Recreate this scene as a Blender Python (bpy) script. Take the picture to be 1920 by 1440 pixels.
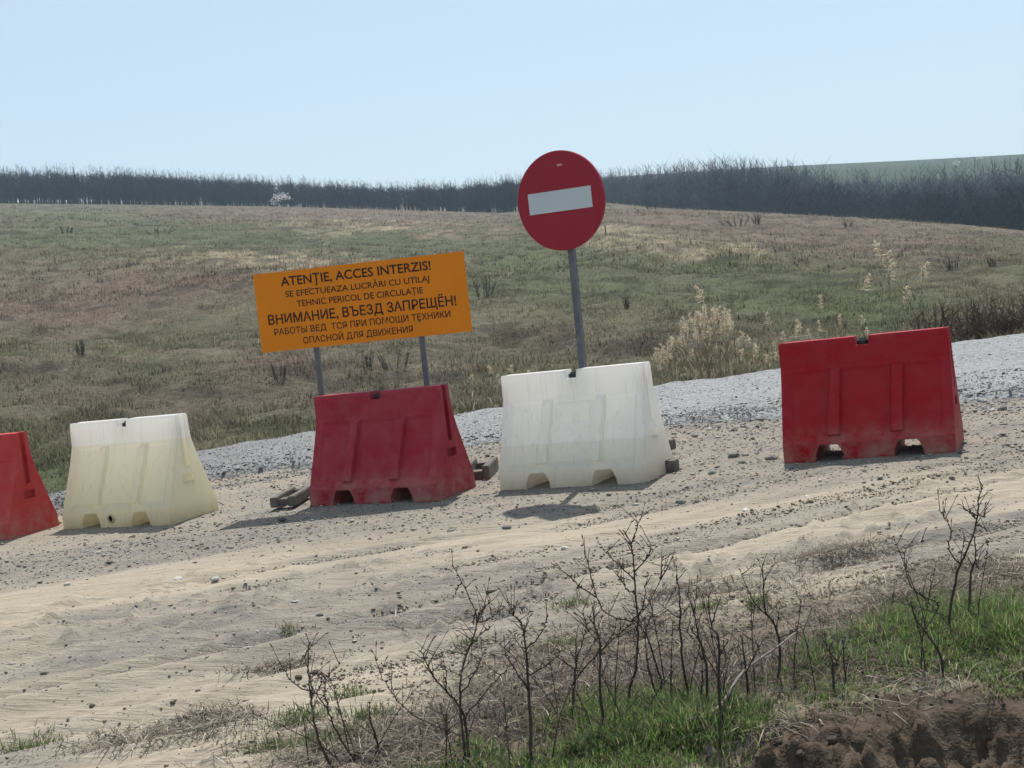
import bpy, bmesh, math, random
import numpy as np
from mathutils import Vector, Matrix
R = math.radians
for o in list(bpy.data.objects): bpy.data.objects.remove(o)
SC = bpy.context.scene
COL = SC.collection

# ------------------------------------------------------------------ camera, sky, sun, exposure
CAM_Z, LENS, PITCH, ROLL = 1.5, 50.0, R(-4.33), R(-5.7)
cd = bpy.data.cameras.new('camera'); cd.lens = LENS; cd.sensor_width = 36; cd.clip_start = .05; cd.clip_end = 9000
cam = bpy.data.objects.new('camera', cd); COL.objects.link(cam)
CM = Matrix.Rotation(math.pi/2+PITCH, 3, 'X') @ Matrix.Rotation(ROLL, 3, 'Z')
cam.matrix_world = Matrix.Translation((0, 0, CAM_Z)) @ CM.to_4x4()
SC.camera = cam
SUN_AZ, SUN_EL = R(15), R(59)          # azimuth measured from +Y towards +X
W = bpy.data.worlds.new('World'); SC.world = W; W.use_nodes = True
wn, wl = W.node_tree.nodes, W.node_tree.links
wn.clear()
sky = wn.new('ShaderNodeTexSky'); sky.sky_type = 'NISHITA'; sky.sun_disc = False
sky.sun_elevation = SUN_EL; sky.sun_rotation = SUN_AZ
sky.altitude = 100; sky.air_density = 1.0; sky.dust_density = .6; sky.ozone_density = 3.5
bg = wn.new('ShaderNodeBackground'); bg.inputs[1].default_value = .088
veil = wn.new('ShaderNodeMix'); veil.data_type = 'RGBA'; veil.inputs[0].default_value = .62       # thin even high haze over the whole sky
veil.inputs[7].default_value = (6.35, 7.6, 8.5, 1); wl.new(sky.outputs[0], veil.inputs[6])
wo = wn.new('ShaderNodeOutputWorld'); wl.new(veil.outputs[2], bg.inputs[0]); wl.new(bg.outputs[0], wo.inputs[0])
sd = bpy.data.lights.new('sun', 'SUN'); sd.energy = 4.8; sd.angle = R(.6); sd.color = (1, .95, .87)
sun = bpy.data.objects.new('sun', sd); COL.objects.link(sun)
SUN_DIR = Vector((math.sin(SUN_AZ)*math.cos(SUN_EL), math.cos(SUN_AZ)*math.cos(SUN_EL), math.sin(SUN_EL)))
sun.rotation_euler = SUN_DIR.to_track_quat('Z', 'Y').to_euler(); sun.location = (0, 0, 30)
vs = SC.view_settings; vs.view_transform = 'Standard'; vs.look = 'None'; vs.exposure = .36; vs.gamma = 1; vs.use_curve_mapping = False
SC.cycles.max_bounces = 8; SC.cycles.diffuse_bounces = 4; SC.cycles.transparent_max_bounces = 12

# ------------------------------------------------------------------ helpers
FPX = LENS*1920/36
CMN = np.array(CM)
def ray(px, py):
    d = CMN @ np.array([(px-960)/FPX, -(py-720)/FPX, -1.0]); return d/d[1]
def at(px, py, Y):
    d = ray(px, py); return Vector((d[0]*Y, Y, CAM_Z+d[2]*Y))
def ss(x, a=0., b=1.):
    t = np.clip((np.asarray(x, float)-a)/(b-a), 0, 1); return t*t*(3-2*t)
def vnoise(x, y, seed=0):
    x = np.asarray(x, float); y = np.asarray(y, float)
    xi = np.floor(x).astype(np.int64); yi = np.floor(y).astype(np.int64)
    fx = x-xi; fy = y-yi; fx = fx*fx*(3-2*fx); fy = fy*fy*(3-2*fy)
    def h(a, b):
        n = (a*374761393 + b*668265263 + seed*974634777) & 0xFFFFFFFF
        n = ((n ^ (n >> 13))*1274126177) & 0xFFFFFFFF
        n = ((n ^ (n >> 15))*2246822519) & 0xFFFFFFFF
        return ((n ^ (n >> 16)) & 0xFFFFFF)/float(0xFFFFFF)
    return (h(xi, yi)*(1-fx)+h(xi+1, yi)*fx)*(1-fy)+(h(xi, yi+1)*(1-fx)+h(xi+1, yi+1)*fx)*fy
def fbm(x, y, seed=0, oct=4):
    s = 0.; a = .5; t = 0.
    for i in range(oct):
        s = s+a*vnoise(x*2**i, y*2**i, seed+i*17); t += a; a *= .5
    return s/t
def interp(x, tab):
    t = np.array(tab); return np.interp(x, t[:, 0], t[:, 1])
rng = np.random.default_rng(7)
random.seed(11)

def tag(o, label=None, cat=None, group=None, kind=None):
    if label: o['label'] = label
    if cat: o['category'] = cat
    if group: o['group'] = group
    if kind: o['kind'] = kind
    return o
def empty(name, loc=(0, 0, 0), rz=0):
    o = bpy.data.objects.new(name, None); COL.objects.link(o); o.location = loc; o.rotation_euler = (0, 0, rz); o.empty_display_size = .2
    return o
def link(name, me, mat=None, parent=None, loc=None):
    o = bpy.data.objects.new(name, me); COL.objects.link(o)
    if mat is not None:
        if me.materials: me.materials[0] = mat
        else: me.materials.append(mat)
    if parent is not None: o.parent = parent
    if loc is not None: o.location = loc
    return o
def tri_mesh(name, V, F, col=None, smooth=False):
    """V (n,3), F (m,3) or (m,4) -> mesh; col (n,3) point colours"""
    V = np.ascontiguousarray(V, dtype=np.float32); F = np.ascontiguousarray(F, dtype=np.int32)
    me = bpy.data.meshes.new(name); n, k = F.shape
    me.vertices.add(len(V)); me.vertices.foreach_set('co', V.ravel())
    me.loops.add(n*k); me.loops.foreach_set('vertex_index', F.ravel())
    me.polygons.add(n); me.polygons.foreach_set('loop_start', np.arange(0, n*k, k, dtype=np.int32))
    me.polygons.foreach_set('loop_total', np.full(n, k, dtype=np.int32))
    if smooth: me.polygons.foreach_set('use_smooth', np.ones(n, dtype=bool))
    me.update(calc_edges=True); me.validate()
    if col is not None:
        at_ = me.attributes.new('col', 'FLOAT_COLOR', 'POINT')
        c = np.ones((len(V), 4), np.float32); c[:, :3] = col; at_.data.foreach_set('color', c.ravel())
    return me
class MB:
    """collects shapes into one mesh"""
    def __init__(s): s.v = []; s.f = []
    def add(s, V, F):
        b = len(s.v); s.v += [tuple(p) for p in V]; s.f += [tuple(i+b for i in f) for f in F]
    def box(s, c, d, M=None):
        x, y, z = [q/2 for q in d]
        V = [Vector((a*x, b*y, e*z)) for e in (-1, 1) for b in (-1, 1) for a in (-1, 1)]
        V = [(M @ p if M else p)+Vector(c) for p in V]
        s.add(V, [(0, 2, 3, 1), (4, 5, 7, 6), (0, 1, 5, 4), (2, 6, 7, 3), (0, 4, 6, 2), (1, 3, 7, 5)])
    def tube(s, pts, radii, n=6, cap=True):
        pts = [Vector(p) for p in pts]; rings = []
        for i, p in enumerate(pts):
            t = (pts[min(i+1, len(pts)-1)]-pts[max(i-1, 0)]).normalized()
            a = t.orthogonal().normalized() if i == 0 else (rings_a-t*rings_a.dot(t)).normalized()
            rings_a = a; b = t.cross(a)
            rings.append([p+(a*math.cos(2*math.pi*k/n)+b*math.sin(2*math.pi*k/n))*radii[i] for k in range(n)])
        V = [q for r_ in rings for q in r_]; F = []
        for i in range(len(pts)-1):
            for k in range(n):
                F.append((i*n+k, i*n+(k+1) % n, (i+1)*n+(k+1) % n, (i+1)*n+k))
        if cap: F.append(tuple(range(n-1, -1, -1))); F.append(tuple((len(pts)-1)*n+k for k in range(n)))
        s.add(V, F)
    def mesh(s, name):
        me = bpy.data.meshes.new(name); me.from_pydata(s.v, [], s.f); me.update(); return me
    def build(s, name, mat, parent=None, loc=None, bevel=0, smooth=False):
        me = s.mesh(name)
        if bevel or smooth:
            bm = bmesh.new(); bm.from_mesh(me)
            if bevel: bmesh.ops.bevel(bm, geom=[e for e in bm.edges if e.is_manifold and e.calc_face_angle(0) > .5], offset=bevel, segments=2, affect='EDGES', clamp_overlap=True)
            if smooth:
                for f in bm.faces: f.smooth = True
            bm.to_mesh(me); bm.free()
        return link(name, me, mat, parent, loc)

# ------------------------------------------------------------------ materials
class NT:
    def __init__(s, name):
        s.m = bpy.data.materials.new(name); s.m.use_nodes = True; s.n = s.m.node_tree.nodes; s.l = s.m.node_tree.links
        s.n.clear(); s.out = s.n.new('ShaderNodeOutputMaterial')
    def node(s, t, ins=None, **kw):
        q = s.n.new(t)
        for k, v in kw.items(): setattr(q, k, v)
        for k, v in (ins or {}).items():
            if hasattr(v, 'is_output'): s.l.new(v, q.inputs[k])
            else: q.inputs[k].default_value = v
        return q
    def pos(s, obj=False):
        return s.node('ShaderNodeTexCoord').outputs['Object'] if obj else s.node('ShaderNodeNewGeometry').outputs['Position']
    def noise(s, vec, scale, detail=4, rough=.6, dist=0):
        return s.node('ShaderNodeTexNoise', {'Vector': vec, 'Scale': scale, 'Detail': detail, 'Roughness': rough, 'Distortion': dist}).outputs['Fac']
    def ramp(s, fac, stops):
        q = s.node('ShaderNodeValToRGB', {'Fac': fac}); e = q.color_ramp.elements
        while len(e) < len(stops): e.new(.5)
        for i, (p, c) in enumerate(stops):
            e[i].position = p; e[i].color = (c, c, c, 1) if isinstance(c, (int, float)) else (*c, 1)
        return q.outputs['Color']
    def mix(s, fac, a, b, mode='MIX'):
        q = s.node('ShaderNodeMix', data_type='RGBA', blend_type=mode); q.clamp_factor = True
        for i, v in ((0, fac), (6, a), (7, b)):
            if hasattr(v, 'is_output'): s.l.new(v, q.inputs[i])
            elif i: q.inputs[i].default_value = (*v, 1)
            else: q.inputs[i].default_value = v
        return q.outputs[2]
    def math(s, op, a, b=0., c=0.):
        q = s.node('ShaderNodeMath', operation=op)
        for i, v in enumerate((a, b, c)):
            if hasattr(v, 'is_output'): s.l.new(v, q.inputs[i])
            else: q.inputs[i].default_value = v
        return q.outputs[0]
    def bump(s, h, strength, dist, normal=None):
        q = s.node('ShaderNodeBump', {'Height': h, 'Strength': strength, 'Distance': dist})
        if normal is not None: s.l.new(normal, q.inputs['Normal'])
        return q.outputs['Normal']
    def bsdf(s, col, rough=.8, spec=.3, normal=None, metal=0):
        q = s.node('ShaderNodeBsdfPrincipled', {'Base Color': col if hasattr(col, 'is_output') else (*col, 1), 'Roughness': rough, 'Specular IOR Level': spec, 'Metallic': metal})
        if normal is not None: s.l.new(normal, q.inputs['Normal'])
        return q.outputs[0]
    def done(s, sh): s.l.new(sh, s.out.inputs['Surface']); return s.m
TRACK = R(20)
def mat_dirt():
    t = NT('dirt'); p = t.pos()
    def mapped(sx, sy): return t.node('ShaderNodeMapping', {'Vector': p, 'Rotation': (0, 0, -TRACK), 'Scale': (sx, sy, 1)}).outputs[0]
    st = t.noise(mapped(.16, 2.0), 1.5, 5, .62, .5)
    fl = t.noise(mapped(1.5, 15.), 1.5, 5, .7, .8)
    fine = t.noise(p, 34, 5, .75); mid = t.noise(p, 5, 5, .7)
    att = t.node('ShaderNodeAttribute', attribute_name='col').outputs['Color']
    sep = t.node('ShaderNodeSeparateColor', {'Color': att})
    stony = t.math('MULTIPLY', sep.outputs[0], t.ramp(t.math('ADD', t.math('MULTIPLY', mid, .6), t.math('MULTIPLY', st, .6)), [(.42, .35), (.7, 1.)]))
    c = t.mix(t.ramp(st, [(.34, 0.), (.62, 1.)]), (.29, .248, .19), (.335, .293, .232))
    c = t.mix(stony, c, (.19, .174, .156))                                                     # stony grey-brown bands
    c = t.mix(t.math('MULTIPLY', sep.outputs[1], t.ramp(mid, [(.3, .6), (.55, 1.)])), c, (.125, .10, .076))   # litter and humus
    c = t.mix(t.ramp(fl, [(.30, .85), (.42, 0.)]), c, (.16, .132, .10))                            # scraped crumbs and cracks along the wheel tracks
    c = t.mix(t.ramp(fl, [(.60, 0.), (.72, .45)]), c, (.44, .39, .31))
    c = t.mix(t.ramp(fine, [(.32, .35), (.42, 0.)]), c, (.22, .185, .14))
    v = t.node('ShaderNodeTexVoronoi', {'Vector': p, 'Scale': 52., 'Randomness': 1.})
    peb = t.ramp(v.outputs['Distance'], [(.2, 1.), (.34, 0.)])
    pc = t.node('ShaderNodeSeparateColor', {'Color': v.outputs['Color']})
    pm = t.math('MULTIPLY', peb, t.math('GREATER_THAN', pc.outputs[0], t.math('SUBTRACT', .95, t.math('MULTIPLY', stony, .45))))
    c = t.mix(t.math('MULTIPLY', pm, .7), c, t.ramp(pc.outputs[1], [(0., (.14, .13, .12)), (.6, (.30, .285, .26)), (1., (.55, .53, .5))]))
    c = t.mix(t.math('MULTIPLY', sep.outputs[2], t.ramp(fine, [(.25, .8), (.5, 1.)])), c, t.mix(t.ramp(mid, [(.35, 0.), (.7, 1.)]), (.04, .029, .021), (.10, .075, .055)))  # raw dark soil of the ditch bank
    mp2 = t.node('ShaderNodeMapping', {'Vector': p, 'Rotation': (0, 0, -TRACK+.9), 'Scale': (1, 1, 1)}).outputs[0]      # tyre lug prints
    wv = t.node('ShaderNodeTexWave', {'Vector': mp2, 'Scale': 3.4, 'Distortion': 1.2, 'Detail': 2., 'Detail Scale': 2.}).outputs['Fac']
    alpha = t.node('ShaderNodeAttribute', attribute_name='lug').outputs['Fac']
    h = t.math('ADD', t.math('MULTIPLY', t.math('MULTIPLY', fine, .5), t.math('ADD', stony, .35)), t.math('ADD', t.math('MULTIPLY', t.math('MULTIPLY', fl, .9), t.math('SUBTRACT', 1., sep.outputs[2])), t.math('ADD', t.math('MULTIPLY', pm, .5), t.math('MULTIPLY', sep.outputs[2], t.math('MULTIPLY', mid, 2.)))))
    n = t.bump(h, .9, .024)
    n = t.bump(t.math('MULTIPLY', wv, alpha), .6, .016, n)
    return t.done(t.bsdf(c, .95, .12, n))
def mat_gravel_road():
    t = NT('crushed_gravel'); p = t.pos()
    v = t.node('ShaderNodeTexVoronoi', {'Vector': p, 'Scale': 30., 'Randomness': 1.})
    pc = t.node('ShaderNodeSeparateColor', {'Color': v.outputs['Color']})
    c = t.ramp(pc.outputs[0], [(0., (.165, .168, .171)), (.5, (.235, .239, .244)), (1., (.31, .317, .323))])
    big = t.noise(p, .8, 4, .6)
    c = t.mix(t.ramp(big, [(.35, .0), (.7, .6)]), c, (.285, .292, .299))
    c = t.mix(t.ramp(t.noise(p, 9, 5, .7), [(.36, .5), (.5, 0.)]), c, (.17, .168, .165))
    px_ = t.node('ShaderNodeSeparateXYZ', {'Vector': p}).outputs[0]
    c = t.mix(t.math('MULTIPLY', t.ramp(t.math('MULTIPLY_ADD', t.math('ADD', px_, t.math('MULTIPLY', big, 2.)), .14, .5), [(.2, .95), (.72, 0.)]), t.ramp(t.noise(p, 3, 4, .7), [(.3, .4), (.6, 1.)])), c, (.17, .168, .165))
    h = t.math('SUBTRACT', t.noise(p, 40, 4, .7), v.outputs['Distance'])
    return t.done(t.bsdf(c, .9, .2, t.bump(h, .8, .022)))
def mat_attr(name, rough=.9, transl=0., spec=.15, noise=None, bump=None):
    t = NT(name); c = t.node('ShaderNodeAttribute', attribute_name='col').outputs['Color']; n = None
    if noise:
        p = t.pos()
        for sc, lo, hi in noise:
            c = t.mix(1., c, t.ramp(t.noise(p, sc, 5, .7), [(.3, lo), (.7, hi)]), 'MULTIPLY')
        if bump: n = t.bump(t.noise(p, bump[0], 5, .7), 1., bump[1])
    b = t.bsdf(c, rough, spec, n)
    if transl:
        tr = t.node('ShaderNodeBsdfTranslucent', {'Color': c})
        b = t.node('ShaderNodeMixShader', {0: transl, 1: b, 2: tr.outputs[0]}).outputs[0]
    return t.done(b)
def mat_plain(name, col, rough=.6, spec=.3, metal=0, var=.25, vs_=8., bump=.0, obj=True):
    t = NT(name); p = t.pos(obj); nz = t.noise(p, vs_, 5, .65)
    c = t.mix(t.ramp(nz, [(.3, 0.), (.7, 1.)]), tuple(x*(1-var) for x in col), tuple(min(1, x*(1+var*.6)) for x in col))
    n = t.bump(t.noise(p, vs_*5, 4, .7), .6, bump) if bump else None
    r_ = t.math('ADD', rough-.08, t.math('MULTIPLY', nz, .16))
    return t.done(t.bsdf(c, r_, spec, n, metal))
def mat_red(name, col, faded):
    t = NT(name); p = t.pos(True); n1 = t.noise(p, 3.5, 5, .65); sp = t.node('ShaderNodeSeparateXYZ', {'Vector': p})
    c = t.mix(t.ramp(n1, [(.35, 0.), (.7, .75)]), col, faded)
    sc_ = t.node('ShaderNodeMapping', {'Vector': p, 'Rotation': (0, .5, 0), 'Scale': (3, 3, 40)}).outputs[0]
    c = t.mix(t.ramp(t.noise(sc_, 2.2, 6, .75), [(.66, 0.), (.74, .4)]), c, tuple(min(1, x*.7+.14) for x in faded))   # scuffs
    mp = t.node('ShaderNodeMapping', {'Vector': p, 'Scale': (14, 14, 1.2)}).outputs[0]
    c = t.mix(t.ramp(t.noise(mp, 2., 5, .7), [(.58, 0.), (.75, .3)]), c, tuple(x*.45 for x in col))       # run marks
    dust = t.math('MULTIPLY', t.ramp(sp.outputs[2], [(.02, .9), (.25, .08)]), t.ramp(t.noise(p, 7, 6, .75), [(.35, .0), (.7, .9)]))
    c = t.mix(dust, c, (.36, .28, .21))
    n = t.node('ShaderNodeBevel', {'Radius': .008}, samples=4).outputs[0]
    n = t.bump(t.noise(p, 60, 3, .6), .15, .004, n)
    b = t.bsdf(c, .5, .12, n); tr = t.node('ShaderNodeBsdfTranslucent', {'Color': c})
    return t.done(t.node('ShaderNodeMixShader', {0: .16, 1: b, 2: tr.outputs[0]}).outputs[0])
def mat_white(name, level, water, tl=.5):
    t = NT(name); p = t.pos(True); sp = t.node('ShaderNodeSeparateXYZ', {'Vector': p}); n1 = t.noise(p, 4, 5, .6)
    c = t.mix(t.ramp(n1, [(.3, 0.), (.75, 1.)]), (.90, .885, .85), (.83, .815, .78))
    lv = t.math('GREATER_THAN', t.math('SUBTRACT', level, sp.outputs[2]), t.math('MULTIPLY', t.math('SUBTRACT', n1, .5), .012))
    low = t.ramp(sp.outputs[2], [(0., 1.), (level, .55)])
    c = t.mix(t.math('MULTIPLY', lv, low), c, water)           # algae-tinted water standing inside the shell
    mp = t.node('ShaderNodeMapping', {'Vector': p, 'Scale': (16, 16, 1.2)}).outputs[0]
    c = t.mix(t.ramp(t.noise(mp, 2., 5, .7), [(.52, 0.), (.78, .32)]), c, (.36, .33, .27))
    dust = t.math('MULTIPLY', t.ramp(sp.outputs[2], [(.02, .8), (.14, .05)]), t.noise(p, 9, 5, .75))
    c = t.mix(dust, c, (.40, .32, .2))
    n = t.node('ShaderNodeBevel', {'Radius': .008}, samples=4).outputs[0]
    n = t.bump(t.noise(p, 60, 3, .6), .12, .004, n)
    b = t.bsdf(c, .42, .35, n); tr = t.node('ShaderNodeBsdfTranslucent', {'Color': c})
    return t.done(t.node('ShaderNodeMixShader', {0: tl, 1: b, 2: tr.outputs[0]}).outputs[0])

M_dirt = mat_dirt(); M_road = mat_gravel_road()
M_hill = mat_attr('hill_turf', .95, 0, .08, [(7., .55, 1.3), (1.1, .75, 1.16), (.16, .8, 1.12)], (9., .12))
M_far = mat_attr('far_hill_turf', .95, 0, .08, [(.09, .85, 1.12), (.02, .9, 1.1)])
M_grass = mat_attr('grass_blades', .75, .55, .2)
M_stick = mat_attr('dry_litter', .85, .12, .15)
M_peb = mat_attr('pebble', .85, 0, .25)
M_bark = mat_plain('bark', (.058, .046, .039), .85, .2, var=.4, vs_=30, bump=.004)
M_twig = mat_plain('twig_bark', (.058, .044, .037), .8, .25, var=.4, vs_=40)
M_bud = mat_plain('bud', (.085, .05, .035), .7, .3, var=.3)
M_wood = mat_plain('far_branches', (.045, .045, .05), .9, .1, var=.25, vs_=.5)
M_wood2 = mat_plain('haze_painted_branches', (.09, .086, .09), .9, .1, var=.25, vs_=.3)  # lighter grey than far_branches: haze over the farther wood painted into the colour
M_trunkfar = mat_plain('far_trunk', (.075, .072, .07), .9, .1, var=.3, vs_=.8)

# ------------------------------------------------------------------ terrain
def ae(px, py): d = ray(px, py); return d[0], d[2]
CREST = [ae(*p) for p in [(-500, 372), (0, 381), (300, 384), (530, 387), (760, 394), (940, 399), (1060, 388), (1140, 380), (1240, 390), (1400, 397), (1600, 408), (1750, 418), (1920, 434), (2500, 470)]]
CRESTY = [(-.55, 320), (-.37, 300), (-.15, 300), (0, 270), (.08, 240), (.2, 190), (.3, 150), (.37, 130), (.6, 130)]
SKYLN = [ae(*p) for p in [(-500, 400), (0, 380), (500, 372), (900, 352), (1140, 332), (1480, 311), (1700, 301), (1920, 289), (2500, 260)]]
FARY = 720.
def edge_far(X): return interp(X, [(-9, 10.5), (-5.2, 12.2), (-4.3, 13.2), (-3.5, 15.4), (-2.4, 16.1), (-.5, 16.1), (1.7, 16.4), (3., 16.3), (6.2, 16.9), (12, 18.)])
def edge_near(X): return interp(X, [(-9, 9.), (-5., 11.4), (-3.6, 12.4), (-2.7, 12.9), (-.4, 13.05), (1.3, 12.6), (2.2, 12.0), (4., 11.3), (7., 10.4), (12, 9.2)])
def tilt(X): return .03*np.clip(X, -8, 9)
def near_detail(X, Y):
    u = X*math.cos(TRACK)+Y*math.sin(TRACK); v = -X*math.sin(TRACK)+Y*math.cos(TRACK)
    z = (fbm(u*.2, v*2.2, 3, 3)-.5)*.03 + (fbm(u*.5, v*7, 5, 4)-.5)*.018
    rough = .35+1.3*ss(fbm(u*.3, v*1.1, 13, 3), .4, .68)
    z += ((fbm(X*6, Y*6, 9, 4)-.5)*.035+np.maximum(fbm(X*14, Y*14, 15, 3)-.62, 0)*.11)*rough + (fbm(X*.5, Y*.5, 21, 3)-.5)*.06
    for v0, w, dpt in RUTS:
        dv = v-v0-(fbm(u*.35, v0, 31, 2)-.5)*.25
        z -= .7*dpt*np.exp(-(dv/w)**2)*(.3+1.2*fbm(u*.5, v0*3, 41, 2)) - dpt*.6*np.exp(-((dv-2.*w)/(w*.8))**2)*(.2+1.2*fbm(u*1.3, v0*5, 43, 3))
    return z
def vof(px, py):
    d = ray(px, py); Y = CAM_Z/(-d[2]+.03*d[0]); X = d[0]*Y; return -X*math.sin(TRACK)+Y*math.cos(TRACK)
RUTS = [(vof(960, y_), .05, .022) for y_ in (1005, 1062, 1098, 1145, 1188, 1222, 1262, 1302)]+[(vof(250, 1215), .07, .03), (vof(300, 1265), .09, .035), (vof(330, 1330), .08, .035), (vof(430, 1085), .06, .03), (vof(1000, 1030), .06, .025),
        (vof(700, 1130), .07, .025), (vof(1500, 985), .07, .03), (vof(1250, 1170), .07, .035), (vof(200, 1380), .08, .03)]
def lip(X): return interp(X, [(-3, 3.85), (.1, 3.88), (.45, 4.08), (.9, 4.45), (1.25, 4.52), (1.6, 4.48), (2.2, 4.35), (4, 4.25)])
BARS = {}   # filled before use: flat spots under the barriers
def T(X, Y, detail=True):
    X = np.asarray(X, float); Y = np.asarray(Y, float)
    z = tilt(X).astype(float)
    nr = Y < 19.2
    if detail and nr.any():
        d = np.zeros(np.shape(z)); d[nr] = near_detail(X[nr], Y[nr])
        cal = ss(Y, 8.6, 9.4)*(1-ss(Y, 11.6, 12.3))        # trodden flat where the barriers stand
        z = z + d*(1-.75*cal)*(1-ss(Y, 16.5, 19))
    e = edge_far(X)
    h = ss(Y-e, .1, 1.6)
    z = z-.75*h
    # eroded ditch bank on the camera side
    nb = Y < 5.6
    if nb.any():
        x_, y_ = X[nb], Y[nb]
        lp = lip(x_)+(fbm(x_*2.2, y_*.4, 61, 3)-.5)*.35
        s = ss(lp-y_, 0., 1.3)
        zb_ = z[nb]-s*(.5+.75*(fbm(x_*2.6, y_*2.6, 63, 4)-.5)) - ss(2.6-y_, 0, 2.)*.3
        rag = ss(lp-y_, 0., .2)*ss(x_, -.2, .3); zb_ += rag*((fbm(x_*6, y_*6, 67, 5)-.5)*.24+np.abs(fbm(x_*13, y_*13, 68, 4)-.5)*.26)
        zb_ -= .22*np.exp(-((x_-1.33)/.28)**2-((y_-4.12)/.2)**2)+.12*np.exp(-((x_-.62)/.2)**2-((y_-4.2)/.12)**2)
        z[nb] = zb_
    # hillside
    a = X/np.maximum(Y, 1.)
    yc = interp(a, CRESTY); zc = CAM_Z+yc*interp(a, CREST)
    u = np.clip((Y-20)/(yc-20), 0, 1)
    z0 = tilt(X)-.75
    hill = (zc-z0)*u
    und = (fbm(X*.12, Y*.09, 71, 3)-.5)*1.3*ss(Y, 19, 45)*(1-ss(u, .8, 1.)) + (fbm(X*.5, Y*.4, 73, 3)-.5)*.4*ss(Y, 18, 26)*(1-ss(u, .9, 1.))
    bank = ss(Y-e, 1.5, 4.5)*(fbm(X*1.7, Y*1.7, 75, 3)-.5)*.22*(1-ss(Y, 60, 120))
    z = z+np.where(Y > 20, hill+und, und)+bank
    # beyond the crest
    zs = CAM_Z+FARY*interp(a, SKYLN)
    q = np.clip((Y-yc)/(FARY-yc), 0, 1)
    sag = interp(a, [(-.3, 2.), (0, 5.), (.08, 7.), (.2, 12.), (.4, 15.)])
    far = zc+(zs-zc)*q-sag*np.sin(math.pi*np.clip(q*1.6, 0, 1))
    z = np.where(Y > yc, far, z)
    z = np.where(Y > FARY, zs-(Y-FARY)*.03, z)
    return z
def Tz(x, y): return float(T(np.array([x]), np.array([y]))[0])
def hit(px, py, ymin=2.5, ymax=2500):
    d = ray(px, py); lo, hi = ymin, ymax
    for n_ in (700, 40):
        Y = np.geomspace(lo, hi, n_); below = (CAM_Z+d[2]*Y) < T(d[0]*Y, Y)
        i = int(np.argmax(below)) if below.any() else len(Y)-1
        lo, hi = Y[max(i-1, 0)], Y[i]
        if hi <= lo: break
    Yh = Y[i]; return Vector((d[0]*Yh, Yh, Tz(d[0]*Yh, Yh)))
def flat_hit(px, py):
    d = ray(px, py); Y = CAM_Z/(-d[2]+.03*d[0]); return Vector((d[0]*Y, Y, .03*d[0]*Y))
def project(X, Y, Z):
    q = np.stack([X, Y, Z-CAM_Z], -1) @ CMN
    return 960+FPX*q[..., 0]/-q[..., 2], 720-FPX*q[..., 1]/-q[..., 2]

# turf colour by place on the hill: dry grass, green flushes, reddish stubble, straw
C_DRY, C_GRN, C_RED, C_STR, C_BRN = [np.array(c) for c in [(.150, .134, .095), (.092, .108, .056), (.162, .122, .096), (.32, .27, .185), (.112, .094, .071)]]
PATCH = [('g', 200, 440, 260, 42), ('g', 480, 440, 170, 32), ('g', 60, 900, 110, 90), ('g', 480, 805, 130, 28), ('g', 1430, 545, 330, 62), ('g', 1640, 590, 240, 46), ('g', 1000, 520, 190, 66), ('g', 1890, 465, 60, 22), ('g', 300, 690, 160, 20), ('g', 1000, 440, 120, 30), ('g', 700, 455, 160, 25),
         ('r', 620, 400, 330, 20), ('r', 330, 545, 330, 50), ('r', 120, 590, 200, 40), ('r', 1270, 415, 170, 26), ('r', 1600, 440, 340, 32), ('r', 540, 690, 170, 22), ('r', 760, 420, 130, 18), ('b', 330, 740, 360, 40), ('b', 700, 730, 250, 50), ('b', 1150, 650, 300, 40),
         ('s', 1310, 468, 62, 14), ('s', 480, 492, 190, 9), ('s', 1180, 450, 70, 14), ('s', 1420, 474, 40, 6), ('s', 700, 428, 150, 6)]
def turf(X, Y, Z):
    px, py = project(X, Y, Z)
    n1 = fbm(X*.35, Y*.12, 81, 4); n2 = fbm(X*1.3, Y*.5, 83, 4)
    wx = px+(n1-.5)*260; wy = py+(n2-.5)*55+(n1-.5)*40
    c = np.repeat(C_DRY[None], X.size, 0).reshape(X.shape+(3,))
    gm = ss(n1, .46, .66)[..., None]; c = c*(1-.42*gm)+C_GRN*.42*gm
    for k, cx, cy, rx, ry in PATCH:
        w = np.exp(-((wx-cx)/rx)**2-((wy-cy)/ry)**2)
        amp, tgt = {'g': (.75, C_GRN), 'r': (.95, C_RED), 'b': (.6, C_BRN), 's': (.9, C_STR)}[k]
        m = np.clip(w*amp*(.6+.8*n2), 0, 1)[..., None]
        c = c*(1-m)+tgt*m
    return c*((.86+.3*fbm(X*2.2, Y*.9, 87, 3))*(1-.38*ss(fbm(X*.9, Y*.8, 89, 4), .56, .66)))[..., None]

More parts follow.
